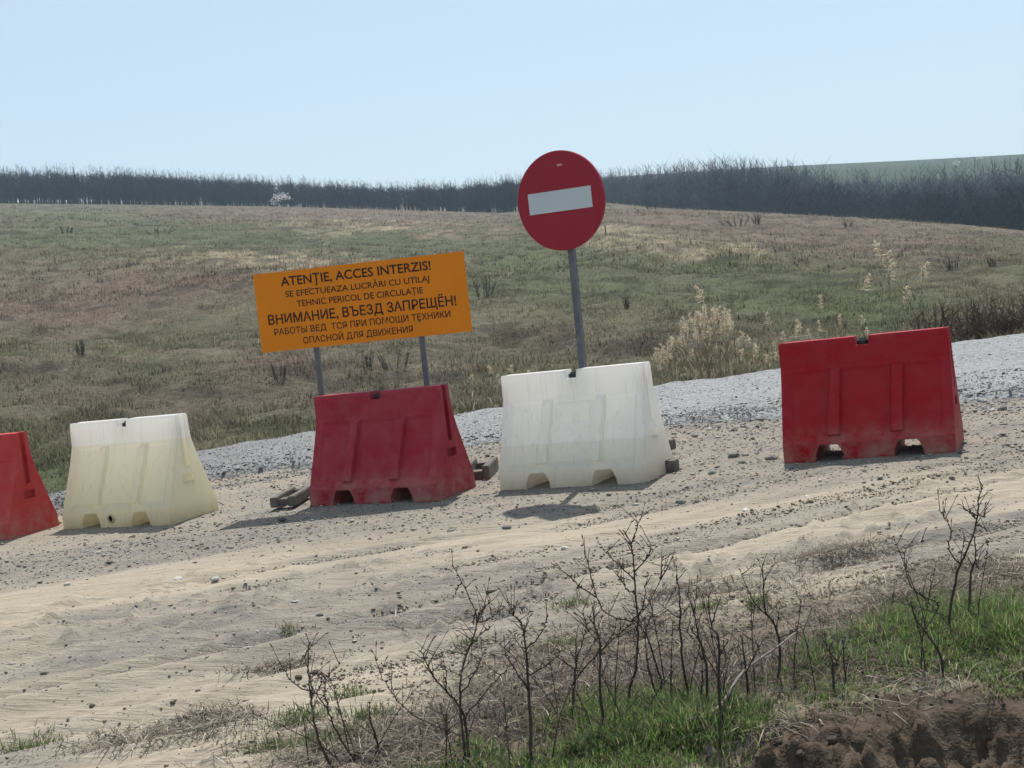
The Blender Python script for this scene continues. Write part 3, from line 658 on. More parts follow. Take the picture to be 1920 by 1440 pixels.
n = len(x); col = pick([(.035, .028, .024), (.05, .04, .034), (.075, .06, .05), (.13, .11, .09)], n)*jit(n)[:, None]
V2, F2, C2 = blades(x, y, T(x, y)-.005, np.where(rng.random(n) < .2, .11, .06)*jit(n, .5), .0026*jit(n), np.where(rng.random(n) < .15, .4, 2.3)*jit(n, .2), rng.uniform(0, 2*np.pi, n), col, 2, .3)
V1, F1, C1 = np.concatenate([V1, V2]), np.concatenate([F1, F2+len(V1)]), np.concatenate([C1, C2])
tag(link('dead_grass', tri_mesh('dead_grass', V1, F1, C1), M_stick), 'matted brown dead grass and stalks along the edge of the dirt', 'dead grass', kind='stuff')
# pebbles and clods
ico = np.array([(0, 0, 1), (.9, 0, .3), (.28, .85, .3), (-.72, .53, .3), (-.72, -.53, .3), (.28, -.85, .3), (0, 0, -.6)])
icf = np.array([(0, 1, 2), (0, 2, 3), (0, 3, 4), (0, 4, 5), (0, 5, 1), (6, 2, 1), (6, 3, 2), (6, 4, 3), (6, 5, 4), (6, 1, 5)])
def pebbles(X, Y, size, col, zf=Rz, flat=.6):
    n = len(X); Z = zf(X, Y); a = rng.uniform(0, 2*np.pi, n); s = size[:, None]*rng.uniform(.6, 1.3, (n, 3))*np.array([1.1, .9, flat])
    P = (ico[None]*(1+.25*rng.standard_normal((n, 7, 1))))*s[:, None]
    c_, s_ = np.cos(a)[:, None], np.sin(a)[:, None]
    P = np.stack([P[..., 0]*c_-P[..., 1]*s_, P[..., 0]*s_+P[..., 1]*c_, P[..., 2]], -1)+np.stack([X, Y, Z+size*.15], -1)[:, None]
    return P.reshape(-1, 3), (icf[None]+(np.arange(n)*7)[:, None, None]).reshape(-1, 3), np.repeat(col, 7, 0)
PAL_S = [(.25, .235, .215), (.30, .285, .26), (.20, .185, .17), (.38, .365, .34), (.26, .225, .175), (.14, .13, .12)]
PAL_D = [(.38, .32, .24), (.32, .27, .20), (.26, .22, .16), (.20, .17, .13), (.43, .37, .29)]
def scatter(n, x0, x1, y0, y1):
    t = rng.random(n); Y = y0*(y1/y0)**t; return rng.uniform(x0, x1, n)*Y/y1, Y
X, Y = scatter(30000, -7.5, 7.5, 4.6, 12.8); d_ = stony_f(X, Y)
k = rng.random(len(X)) < .02+.6*d_**2; X, Y = X[k], Y[k]
c_ = np.where((rng.random(len(X)) < .6)[:, None], pick(PAL_S, len(X)), pick(PAL_D, len(X)))*jit(len(X))[:, None]
P1 = pebbles(X, Y, .0062*np.exp(rng.standard_normal(len(X))*.4), c_)
X, Y = scatter(9000, -7.5, 7.5, 4.6, 10.5)      # earth clods along the ruts
k = rng.random(len(X)) < ss(fbm((X*math.cos(TRACK)+Y*math.sin(TRACK))*.4, (-X*math.sin(TRACK)+Y*math.cos(TRACK))*5, 243, 3), .5, .68); X, Y = X[k], Y[k]
P2 = pebbles(X, Y, .0045*np.exp(rng.standard_normal(len(X))*.45), pick(PAL_D, len(X))*.82*jit(len(X))[:, None])
PX, PY = [], []      # crumbs thrown up along the wheel ruts
for v0, w, dpt in RUTS:
    n = 4200; u = rng.uniform(1., 12., n); k = rng.random(n) < ss(fbm(u*1.1, u*0+v0*7, 245, 3), .46, .64); u = u[k]
    v = v0+(fbm(u*.35, u*0+v0, 31, 2)-.5)*.25+.03+rng.standard_normal(len(u))*.022
    PX.append(u*math.cos(TRACK)-v*math.sin(TRACK)); PY.append(u*math.sin(TRACK)+v*math.cos(TRACK))
X = np.concatenate(PX)-0.; Y = np.concatenate(PY); k = (Y > 4.7) & (Y < 9.5) & (np.abs(X) < 6); X, Y = X[k], Y[k]
P7 = pebbles(X, Y, .0040*np.exp(rng.standard_normal(len(X))*.45), pick([(.19, .155, .118), (.25, .21, .16), (.15, .125, .095), (.31, .27, .215)], len(X))*jit(len(X))[:, None], Rz, .75)
X = rng.uniform(-6, 7, 30000); Y = rng.uniform(8.2, 13.2, 30000); k = rng.random(30000) < stony_f(X, Y)**1.5*.9; X, Y = X[k], Y[k]
P6 = pebbles(X, Y, .0062*np.exp(rng.standard_normal(len(X))*.5), pick(PAL_S, len(X))*.9*jit(len(X))[:, None])
X = rng.uniform(-.3, 2.6, 1500); Y = rng.uniform(3.2, 4.8, 1500); k = Y < lip(X)+.05; X, Y = X[k], Y[k]
P3 = pebbles(X, Y, .005*np.exp(rng.standard_normal(len(X))*.5), pick([(.06, .043, .031), (.08, .06, .044), (.04, .03, .022), (.11, .09, .07)], len(X))*jit(len(X))[:, None])
# the ragged near edge of the road and its surface
X = rng.uniform(-7.5, 8, 16000); Y = edge_near(X)+(fbm(X*1.6, X*0+1, 101, 4)-.5)*.4+np.abs(rng.standard_normal(16000))*.5*np.where(rng.random(16000) < .4, -1, 1)
P4 = pebbles(X, Y, .0075*np.exp(rng.standard_normal(16000)*.5), pick([(.17, .17, .172), (.25, .253, .256), (.32, .324, .328), (.11, .11, .112)], 16000)*(.6+.4*ss(X, -3.2, .6))[:, None]*jit(16000)[:, None])
X = rng.uniform(-7.5, 8, 26000); Y = edge_near(X)+.3+(edge_far(X)-edge_near(X)-.4)*rng.random(26000)
P5 = pebbles(X, Y, .0045*np.exp(rng.standard_normal(26000)*.45), pick([(.19, .193, .196), (.24, .244, .248), (.29, .295, .30), (.15, .15, .152)], 26000)*(.5+.5*ss(X, -3.2, .6))[:, None]*jit(26000)[:, None])
off = 0; VV, FF, CC = [], [], []
for V, F, C in (P1, P2, P3, P4, P5, P6, P7): VV.append(V); FF.append(F+off); CC.append(C); off += len(V)
tag(link('gravel', tri_mesh('gravel', np.concatenate(VV), np.concatenate(FF), np.concatenate(CC)), M_peb), 'loose pebbles and clods strewn over dirt and road', 'gravel', kind='stuff')
# single larger stones that stand out
def rock(name, c, size, mat, label, cat, group, flat=.55):
    bm = bmesh.new(); bmesh.ops.create_icosphere(bm, subdivisions=2, radius=1); sd_ = random.random()*50
    for v in bm.verts:
        p = v.co.copy(); f_ = 1+.35*(fbm(np.array([p.x*1.3+sd_]), np.array([p.y*1.3+p.z*2+sd_]), 5, 2)[0]-.5)*2
        v.co = Vector((p.x*size*f_, p.y*size*.75*f_, p.z*size*flat*f_))
    me = bpy.data.meshes.new(name); bm.to_mesh(me); bm.free()
    o = link(name, me, mat); o.location = (c.x, c.y, float(Rz(np.array([c.x]), np.array([c.y]))[0])+size*flat*.35); o.rotation_euler = (0, 0, random.uniform(0, 6)); return tag(o, label, cat, group)
M_pale = mat_plain('pale_stone', (.48, .46, .43), .85, .2, var=.2, bump=.003); M_grey = mat_plain('grey_stone', (.20, .195, .185), .9, .2, var=.3, bump=.004)
M_brick = mat_plain('broken_brick', (.24, .11, .075), .9, .15, var=.3, bump=.004); M_clod = mat_plain('earth_clod', (.085, .07, .055), .95, .1, var=.35, bump=.006)
PALE = {333: 'larger white stone on the dirt in front of the yellowed white barrier', 405: 'smaller white stone beside the larger white stone on the dirt', 127: 'pale stone on the dirt between the faded red and the yellowed white barrier', 1058: 'flat white stone on the dirt below the no entry sign shadow', 1398: 'pale stone on the track between the white and crimson barriers',
        1215: 'pale stone at the foot of the greyish white barrier', 1512: 'pale stone in front of the crimson barrier', 1860: 'pale stone at the road edge beyond the crimson barrier', 1640: 'pale stone lying on the gravel road behind the crimson barrier'}
DARK = {1376: 'large dark stone between the greyish white and the crimson barrier', 1445: 'dark stone just beside the crimson barrier', 1276: 'dark stone on the track in front of the greyish white barrier', 845: 'dark stone on the dirt in front of the dull red barrier', 950: 'dark stone by the shadow of the no entry sign', 1390: 'small dark stone below the large dark stone near the crimson barrier', 1335: 'small dark stone close to the end of the greyish white barrier', 1880: 'dark stone at the broken edge of the gravel road'}
for px, py, s_ in ((333, 1090, .028), (405, 1093, .022), (127, 1100, .022), (1058, 1027, .02), (1398, 957, .028), (1215, 897, .024), (1512, 938, .026), (1860, 772, .03), (1640, 690, .028)):
    rock('stone', flat_hit(px, py), s_, M_pale, PALE[px], 'stone', 'pale stones on the ground')
for px, py, s_ in ((1376, 857, .05), (1445, 863, .045), (1276, 940, .03), (845, 997, .03), (950, 985, .03), (1390, 870, .03), (1335, 890, .03), (1880, 770, .05)):
    rock('stone', flat_hit(px, py), s_, M_grey, DARK[px], 'stone', 'dark stones in the dirt')
for px, py, s_ in ((98, 968, .045), (106, 982, .035), (92, 985, .03)):
    rock('brick_fragment', flat_hit(px, py), s_, M_brick, 'broken reddish brick piece on the ground between the red and the yellowed white barrier', 'brick', 'brick rubble between two barriers')
for px, py, s_ in ((172, 1318, .015), (370, 1288, .013), (325, 1325, .013), (560, 1270, .018), (590, 1262, .02), (600, 1262, .017), (770, 1280, .018)):
    rock('earth_clod', flat_hit(px, py), s_, M_clod, 'dark clod of earth lying in the rutted dirt', 'clod', 'dark clods in the wheel ruts', .45)
for k_, (px, py) in enumerate(((1560, 1390), (1500, 1415), (1420, 1420), (1460, 1392))):
    h_ = hit(px, py); rock('earth_clod', h_, random.uniform(.010, .018), M_clod, 'crumbling dark clod on the eroded ditch bank', 'clod', 'clods on the ditch bank', .6)

# ------------------------------------------------------------------ bare shrubs on the verge
ZA = lambda p: (480+p[0]/3, 960+p[1]/3)
ZB = lambda p: (1000+p[0]/3, 960+p[1]/3)
ZC = lambda p: (1400+p[0]/2.6667, 900+p[1]/2.6667)
SHRUBS = [
 (ZA, 'bare shrub with one tall dark curved stem, standing alone at the end of the row', [[(450, 1440), (370, 1330), (330, 1200), (310, 1080), (295, 900), (295, 740)], [(590, 1430), (480, 1280), (420, 1160), (390, 1030), (385, 960)]],
  [[(310, 1080), (275, 1000), (262, 960)], [(290, 1090), (180, 1000), (120, 910)], [(292, 870), (255, 730)], [(345, 1030), (375, 960), (470, 865)], [(296, 790), (325, 745)]]),
 (ZA, 'thin knobbly single twig rising beside the curved stem shrub', [[(690, 1400), (680, 1280), (645, 1180), (640, 1080)]], [[(700, 1390), (720, 1330)]]),
 (ZA, 'broad many branched bare shrub leaning outward over the dirt', [[(1200, 1430), (1180, 1200), (1150, 1100), (1080, 1020), (1000, 930), (930, 780)], [(1150, 1110), (1150, 950), (1170, 850), (1240, 620), (1190, 460), (1110, 310)], [(1070, 1430), (1070, 1200), (1068, 1140)]],
  [[(1240, 620), (1310, 600), (1370, 555)], [(1240, 600), (1270, 540), (1320, 480)], [(1170, 1230), (1060, 1200), (900, 1130), (800, 1040), (720, 920), (660, 765)], [(970, 830), (1020, 750)], [(990, 910), (935, 840)], [(1095, 960), (1090, 880)],
   [(1200, 1200), (1290, 1060), (1400, 930), (1500, 850)], [(1190, 900), (1210, 780), (1280, 700), (1340, 650)], [(1160, 1000), (1250, 860), (1290, 760)], [(1170, 560), (1180, 640)], [(1150, 450), (1115, 490)]]),
 (ZA, 'upright bare shrub whose forked tip reaches over the ruts', [[(1545, 1400), (1540, 1100), (1530, 950), (1520, 800), (1500, 640), (1450, 580), (1420, 510)]],
  [[(1520, 780), (1600, 700), (1640, 600)], [(1540, 930), (1630, 870), (1740, 780)], [(1545, 1300), (1610, 1250), (1680, 1020)], [(1500, 660), (1510, 620)], [(1440, 560), (1450, 515)], [(1530, 1000), (1440, 860), (1390, 800)]]),
 (ZB, 'short dark forked shrub with a thick straight trunk', [[(215, 1180), (230, 950), (240, 820), (235, 710)]], [[(240, 850), (275, 730), (300, 680)], [(235, 900), (150, 830), (80, 790)], [(230, 950), (330, 830), (440, 720), (590, 590), (700, 410), (745, 260)], [(700, 410), (770, 280)], [(690, 430), (705, 290)]]),
 (ZB, 'slender shrub with two thin upright tips', [[(400, 1240), (375, 1000), (375, 750), (340, 620), (345, 510)]], [[(370, 740), (300, 650), (275, 560)], [(372, 800), (440, 700), (470, 600)], [(345, 640), (310, 600)]]),
 (ZB, 'tallest bare shrub with a long slanting top and fine side twigs', [[(520, 1200), (540, 1020), (575, 880), (590, 650), (580, 500), (565, 300), (550, 180), (510, 110)]],
  [[(555, 190), (575, 130), (610, 30)], [(570, 330), (640, 260), (660, 180)], [(575, 400), (470, 300), (400, 230)], [(585, 620), (460, 600), (380, 540), (340, 440), (320, 370), (285, 240)], [(340, 440), (245, 390), (190, 330)], [(590, 600), (640, 520), (660, 400)], [(575, 450), (520, 420), (470, 330)]]),
 (ZB, 'pair of bent stems joined at the foot in the grass', [[(725, 1090), (715, 940), (640, 700), (625, 590)], [(705, 1080), (650, 880), (630, 700)]], [[(630, 600), (660, 540), (690, 530)], [(640, 700), (600, 640)]]),
 (ZB, 'straight dark rod-like stem with almost no side twigs', [[(900, 1090), (850, 900), (825, 640), (820, 450), (803, 360)]], [[(820, 610), (720, 540)], [(825, 600), (870, 560)]]),
 (ZB, 'clump of two upright stems tapering to thin points', [[(975, 1130), (975, 900), (930, 700), (900, 560), (865, 450)], [(945, 1110), (950, 900), (955, 800)]], [[(905, 580), (915, 480)], [(930, 700), (880, 640)]]),
 (ZB, 'wiry stem curving up with many hair thin twigs', [[(1075, 1240), (1045, 1020), (1040, 720), (1000, 640), (985, 480)]], [[(1040, 720), (1080, 800)], [(990, 520), (1045, 410)], [(1042, 760), (1095, 680)], [(1045, 900), (1090, 760)]]),
 (ZB, 'lone spindly twig forking near the top beside the dry litter', [[(1360, 980), (1390, 780), (1350, 620), (1300, 540), (1290, 300)]], [[(1390, 760), (1480, 700)], [(1320, 560), (1230, 480), (1160, 310)], [(1375, 690), (1385, 560)]]),
 (ZB, 'small knobbly twig poking out of the litter', [[(1210, 1050), (1190, 850), (1170, 700)]], [[(1190, 840), (1250, 760), (1280, 700)]]),
 (ZC, 'tall isolated bare sapling with drooping seed tips above the green verge', [[(1005, 800), (1020, 640), (1060, 450), (1110, 340), (1150, 200), (1160, 90), (1180, 30)]], [[(1080, 390), (1020, 330), (1030, 240), (1000, 180), (970, 130)], [(1150, 200), (1120, 160), (1090, 150)], [(1150, 210), (1185, 225), (1210, 250)], [(1000, 190), (1030, 155)], [(1160, 130), (1190, 160), (1220, 165)], [(1105, 345), (1110, 240)]]),
 (ZC, 'thin stiff stem beside the tall sapling', [[(1110, 770), (1120, 500), (1145, 380), (1135, 280)]], [[(1122, 500), (1100, 420)], [(1145, 390), (1150, 440)]]),
 (ZC, 'crooked twig bent over sideways above the litter', [[(970, 960), (970, 880), (850, 700), (820, 620)]], [[(870, 740), (950, 620), (850, 560), (795, 480), (790, 340), (880, 300)]]),
 (ZC, 'low twiggy weed in the green grass', [[(440, 1080), (430, 950), (415, 820)], [(490, 1060), (490, 940), (480, 800)]], [[(432, 960), (470, 880)], [(425, 900), (385, 850)]]),
]
def cr(pts, n):      # smooth polyline
    P = [Vector(p) for p in pts]; out = []
    for i in range(len(P)-1):
        a, b_, c_, d = P[max(i-1, 0)], P[i], P[i+1], P[min(i+2, len(P)-1)]
        for k in range(n):
            t = k/n; out.append(.5*((2*b_)+(c_-a)*t+(2*a-5*b_+4*c_-d)*t*t+(3*b_-a-3*c_+d)*t**3))
    out.append(P[-1]); return out
for conv, lab, stems, brs in SHRUBS:
    b0 = conv(stems[0][0]); base = hit(*b0)
    if base.y < 3.4: base = flat_hit(*b0)
    D = base.y; root = empty('bare_shrub', base); tag(root, lab, 'shrub', 'bare shrubs along the verge')
    sc = D/FPX
    def world(pts, d0=0., spread=.12):
        out = []; dd = d0
        for i, p in enumerate(pts):
            out.append(at(*conv(p), D+dd)-base); dd += random.uniform(-spread, spread)*.6
        return out
    tw = MB(); stem_obs = []; bud = MB(); lines = []
    for i, s_ in enumerate(stems):
        w = world(s_, 0 if i == 0 else random.uniform(-.06, .06)); foot = w[0].copy(); foot.z = Tz(base.x+foot.x, base.y+foot.y)-base.z-.03; w = [foot]+w if (w[0]-foot).length > .04 and foot.z < w[0].z else [foot]+w[1:]
        p = cr(w, 5); r0 = .0054 if i == 0 else .0043
        p = [q+Vector((random.gauss(0, .0012), random.gauss(0, .002), random.gauss(0, .0012))) for q in p]
        b = MB(); b.tube(p, [r0*(1-.72*k/(len(p)-1)) for k in range(len(p))], 6); so = b.build('stem', M_bark, root, smooth=True); stem_obs.append(so); lines.append((p, r0))
    for k_ in range(2 if len(stems[0]) > 3 else 1):      # thin shoots from the same foot
        a_ = random.uniform(0, 6.283); f_ = lines[0][0][0]+Vector((math.cos(a_)*.07, math.sin(a_)*.05, 0)); hh_ = random.uniform(.16, .42); dx, dy = random.gauss(0, .10), random.gauss(0, .08)
        p = cr([f_, f_+Vector((dx*.3, dy*.3, hh_*.4)), f_+Vector((dx*.9, dy, hh_*.8)), f_+Vector((dx*1.3, dy*1.2, hh_))], 4)
        b = MB(); b.tube(p, [.0026*(1-.7*k/(len(p)-1)) for k in range(len(p))], 5); b.build('stem', M_bark, root, smooth=True); lines.append((p, .0026))
    for br in brs:
        w = world(br); p0 = lines[0][0]
        near = min((q for l, _ in lines for q in l), key=lambda q: (q-w[0]).length)
        if (near-w[0]).length < .12:
            dlt = near-w[0]; w = [q+dlt*(1 if j == 0 else .6) for j, q in enumerate(w)]
        p = cr(w, 5); p = [q+Vector((random.gauss(0, .0015), random.gauss(0, .003), random.gauss(0, .0015))) for q in p]
        r0 = .0029; b = MB(); b.tube(p, [r0*(1-.7*k/(len(p)-1)) for k in range(len(p))], 5); so = b.build('branch', M_bark, root, smooth=True); lines.append((p, r0))
    for p, r0 in lines:
        m = len(p)
        for k in range(2, m):
            t = k/m
            if random.random() < .45*t+.1:
                d = Vector((random.gauss(0, 1), random.gauss(0, .8), abs(random.gauss(.6, .6)))).normalized()*random.uniform(.025, .09)*(1.15-.5*t)
                q = [p[k], p[k]+d*.5+Vector((0, 0, .008)), p[k]+d+Vector((0, 0, .02))]
                tw.tube(q, [.0018, .0014, .0008], 4, False)
                if random.random() < .6: bud.tube([q[-1]-d.normalized()*.004, q[-1]+d.normalized()*.006, q[-1]+d.normalized()*.014], [.0008, .0024, .0006], 5, False)
            if random.random() < .7: 
                e = Vector((random.gauss(0, 1), random.gauss(0, 1), .8)).normalized(); bud.tube([p[k], p[k]+e*.005, p[k]+e*.010], [.0018, .0032, .0007], 5, False)
    if tw.v: tag(tw.build('twig', M_twig, root), kind='stuff')
    if bud.v: tag(bud.build('bud', M_bud, root), kind='stuff')
# fallen pale stick
p = [hit(*ZB((870, 1260)))+Vector((0, 0, .05))]; D = p[0].y
p = [p[0]]+[at(*ZB(q), D+dy) for q, dy in (((1040, 1100), .12), ((1180, 900), .25), ((1370, 760), .38), ((1500, 660), .5))]
b = MB(); o0 = p[0].copy(); b.tube([q-o0 for q in cr(p, 5)], list(np.linspace(.007, .0025, 21)), 6); st = b.build('dead_stick', mat_plain('weathered_stick', (.24, .21, .18), .9, .15, var=.3, vs_=30), None, o0, smooth=True)
tag(st, 'long pale dead stick slanting up out of the green grass', 'stick')

# ------------------------------------------------------------------ far bare trees
def tree_geo(h, seed, ntw, wmul=1.):
    """bare tree: trunk tubes, crown of limbs and thin twig triangles. returns MB trunk, (V,F) crown"""
    rd = random.Random(seed); tr = MB(); lean = rd.uniform(-.04, .04)
    top = Vector((lean*h, rd.uniform(-.03, .03)*h, h*.72)); pts = [Vector((0, 0, -.3)), Vector((lean*h*.2, 0, h*.12)), Vector((lean*h*.5, 0, h*.42)), top]
    r = h*.0075*wmul; tr.tube(pts, [r*1.25, r, r*.7, r*.3], 5)
    V = []; F = []
    def tri(a, b_, w):
        d = b_-a; sd_ = d.cross(Vector((rd.gauss(0, 1), rd.gauss(0, 1), rd.gauss(0, .5)))).normalized()*w*.5
        k = len(V); V.extend([a-sd_, a+sd_, b_]); F.append((k, k+1, k+2))
    limbs = []
    for i in range(14):
        t = rd.uniform(.08, 1.); base = pts[1].lerp(top, t*.95); az = rd.uniform(0, 6.283); up = rd.uniform(.45, 1.15)
        ln = h*rd.uniform(.18, .38)*(1.15-.55*t); d = Vector((math.cos(az), math.sin(az), up)).normalized(); e = base+d*ln; tri(base, e, .085*wmul); limbs.append((base, e, d))
    limbs.append((pts[2], top+Vector((0, 0, h*.24)), Vector((0, 0, 1)))); tri(top, top+Vector((0, 0, h*.26)), .06)
    for k in range(ntw):
        a, e, d = rd.choice(limbs); t = rd.uniform(.15, 1.05); p = a.lerp(e, t)
        dd = (d*rd.uniform(.3, 1.)+Vector((rd.gauss(0, .6), rd.gauss(0, .6), rd.gauss(.35, .35)))).normalized(); tri(p, p+dd*h*rd.uniform(.06, .2), .032*wmul*rd.uniform(.7, 1.5))
    return tr, np.array([tuple(v) for v in V]), np.array(F)
VAR = []
for i in range(6):
    tr, V, F = tree_geo(8., 300+i, 330, 1.2); VAR.append((tr.mesh('trunk'), tri_mesh('crown', V, F)))
for a, c_ in VAR: a.materials.append(M_trunkfar); c_.materials.append(M_wood)
LOWV = [tree_geo(8., 400+i, 170, 1.7) for i in range(5)]
def low_np(i):
    tr, V, F = LOWV[i]; tf = []
    for f in tr.f:
        for k in range(1, len(f)-1): tf.append((f[0], f[k], f[k+1]))
    tv = np.array(tr.v); return np.concatenate([tv, V]), np.concatenate([np.array(tf), F+len(tv)])
LOWN = [low_np(i) for i in range(5)]
def top_h(px, tab): return interp(px, tab)
# skyline of the wood in the photograph, used to size the trees: (pixel column, tree top row)
TOPS = [(-600, 305), (0, 306), (150, 307), (300, 313), (500, 324), (620, 331), (760, 339), (880, 337), (960, 331), (1050, 322), (1150, 318), (1250, 312), (1330, 306), (1400, 300), (1500, 308), (1600, 322), (1700, 325), (1800, 316), (1920, 306), (2500, 300)]
def elev_top(px): return ray(px, float(interp(px, TOPS)))[2]
def pix_of_a(a): return 960+a*FPX*.99
placed = []; wood = []; wood2 = []
def tree_h(X, Y, fac):
    a = X/Y; px = pix_of_a(a); zt = CAM_Z+Y*elev_top(px); return (zt-Tz(X, Y))*fac
rt_ = random.Random(5)
def treeline(n, a0, a1, d0, d1, f0, f1, lst, minh=4.5, maxh=11.5):
    c = 0
    while c < n:
        a = rt_.uniform(a0, a1); yc = float(interp(a, CRESTY)); Y = yc+rt_.uniform(d0, d1); X = a*Y
        h = tree_h(X, Y, rt_.uniform(f0, f1)); c += 1
        if h < minh: h = minh*rt_.uniform(.6, 1.)
        lst.append((X, Y, min(h, maxh)))
# left wood: stands on the crest; right wood: in the hollow and on the slope behind
treeline(120, -.42, .03, 1, 9, .93, 1.16, placed)
treeline(1150, -.50, .04, 4, 40, .86, 1.1, wood)
treeline(64, .03, .20, 40, 110, .86, 1.08, placed, 4.5, 15)
treeline(90, .17, .40, 14, 70, .72, .98, placed, 4.5, 16)
treeline(420, .02, .22, 60, 170, .84, 1.1, wood2, 4.5, 18)
treeline(560, .12, .52, 90, 190, .92, 1.12, wood2, 4.5, 22)
treeline(560, .15, .52, 12, 110, .55, .85, wood, 4.5, 14)
treeline(900, -.50, .05, 2, 12, .35, .7, wood, 2.5)
treeline(260, .04, .45, 18, 40, .3, .45, wood, 2.5)
GRP = 'bare trees at the edge of the far wood'
for i, (X, Y, h) in enumerate(placed):
    tm, cm = VAR[i % 6]; left = X/Y < .035
    r_ = empty('bare_tree', (X, Y, Tz(X, Y))); r_.rotation_euler = (0, 0, rt_.uniform(0, 6.283)); s_ = h/8.; r_.scale = (s_*rt_.uniform(.85, 1.1),)*2+(s_,)
    tag(r_, 'slim bare tree in the dense dark wood along the hill crest' if left else 'bare grey tree in the loose wood filling the hollow behind the hill', 'tree', 'trees of the crest wood' if left else 'trees of the hollow wood')
    for nm, m in (('trunk', tm), ('crown', cm)):
        o = bpy.data.objects.new(nm, m); COL.objects.link(o); o.parent = r_
for wlist, wmat, wlab in ((wood, M_wood, 'dense leafless wood standing behind its edge trees'), (wood2, M_wood2, 'leafless wood on the far side of the hollow, haze painted into its paler grey')):
  VV, FF, off = [], [], 0
  for X, Y, h in wlist:
    V, F = LOWN[rt_.randrange(5)]; s_ = h/8.; a = rt_.uniform(0, 6.283); ca, sa = math.cos(a), math.sin(a); k = rt_.uniform(.85, 1.15)*s_
    P = np.stack([(V[:, 0]*ca-V[:, 1]*sa)*k+X, (V[:, 0]*sa+V[:, 1]*ca)*k+Y, V[:, 2]*s_+Tz(X, Y)], -1); VV.append(P); FF.append(F+off); off += len(P)
  tag(link('wood', tri_mesh('wood', np.concatenate(VV), np.concatenate(FF)), wmat), wlab, 'wood', kind='stuff')
# blossoming trees
M_bloss = mat_plain('blossom', (.80, .76, .74), .8, .2, var=.12, vs_=2.)
def blossom(px, py, hpx, wide, label, Y=None, n=420):
    if Y: d = ray(px, py); c = Vector((d[0]*Y, Y, Tz(d[0]*Y, Y)))
    else: c = hit(px, py, 20)
    h = hpx/FPX*c.y; r_ = empty('blossoming_tree', c); tag(r_, label, 'tree', 'white blossoming trees')
    b = MB(); b.tube([(0, 0, -.2), (0, 0, h*.35), (h*.05, 0, h*.7)], [h*.03, h*.022, h*.01], 5); b.build('trunk', M_trunkfar, r_)
    rd = np.random.default_rng(int(px)); ce = rd.normal(0, 1, (14, 3))*np.array([wide*.3, wide*.3, .17])*h+np.array([0, 0, h*.58]); q = ce[rd.integers(0, 14, n)]+rd.normal(0, .085*h, (n, 3))
    V = (q[:, None]+rd.normal(0, .032*h, (n, 3, 3))).reshape(-1, 3); link('crown', tri_mesh('crown', V, np.arange(3*n).reshape(-1, 3)), M_bloss, r_)
blossom(533, 388, 30, 1.35, 'lone white blossoming tree at the foot of the crest wood', 291)
blossom(1840, 320, 12, 1.6, 'white blossoming tree high on the far green slope', 560)
blossom(1793, 322, 12, .8, 'small white blossoming tree lower down the far green slope', 500)

# ------------------------------------------------------------------ reeds, thicket, bushes
def reed_meshes(seed):
    rd = random.Random(seed); st = MB(); bend = rd.uniform(-.05, .05); pts = [Vector((bend*t*t, rd.uniform(-.004, .004), t)) for t in np.linspace(0, 1, 7)]
    st.tube(pts, [.0028*(1-.55*t) for t in np.linspace(0, 1, 7)], 4)
    V = []; F = []
    def tri(a, b_, w, s_):
        k = len(V); V.extend([a-s_*w, a+s_*w, b_]); F.append((k, k+1, k+2))
    side = Vector((rd.choice((-1, 1)), rd.uniform(-.4, .4), 0)).normalized()
    for k in range(75):
        t = rd.random(); p = Vector((bend, 0, .90))+Vector((0, 0, .12*t))+side*.03*t*t; d = (side*rd.uniform(.25, 1.)*(.8-.4*t)+Vector((rd.gauss(0, .3), rd.gauss(0, .3), rd.uniform(-.25, .55)))).normalized()
        tri(p, p+d*rd.uniform(.025, .06)*(1.15-.6*t), .0042, Vector((rd.gauss(0, 1), rd.gauss(0, 1), rd.gauss(0, 1))).normalized())
    pv, pf = np.array([tuple(v) for v in V]), np.array(F)
    V.clear(); F.clear()
    for k in range(4):
        t = rd.uniform(.2, .85); p = Vector((bend*t*t, 0, t)); az = rd.uniform(0, 6.283); d = Vector((math.cos(az), math.sin(az), 0)); ln = rd.uniform(.10, .22)
        m = p+d*ln*.3+Vector((0, 0, ln*.6)); e = p+d*ln*.7+Vector((0, 0, ln*rd.uniform(.4, 1.))); s_ = d.cross(Vector((0, 0, 1))); k0 = len(V)
        V.extend([p-s_*.003, p+s_*.003, m-s_*.004, m+s_*.004, e]); F.extend([(k0, k0+1, k0+3), (k0, k0+3, k0+2), (k0+2, k0+3, k0+4)])
    return st.mesh('stem'), tri_mesh('plume', pv, pf), tri_mesh('leaf', np.array([tuple(v) for v in V]), np.array(F))
M_reed = mat_plain('dry_reed', (.26, .21, .14), .85, .2, var=.25, vs_=3)
def mat_plume():
    t = NT('reed_plume'); c = (.60, .52, .39); b = t.bsdf(c, .9, .1); tr = t.node('ShaderNodeBsdfTranslucent', {'Color': (*c, 1)}); return t.done(t.node('ShaderNodeMixShader', {0: .5, 1: b, 2: tr.outputs[0]}).outputs[0])
M_plume = mat_plume()
RV = [reed_meshes(500+i) for i in range(6)]
for a, b_, c_ in RV: a.materials.append(M_reed); b_.materials.append(M_plume); c_.materials.append(M_reed)
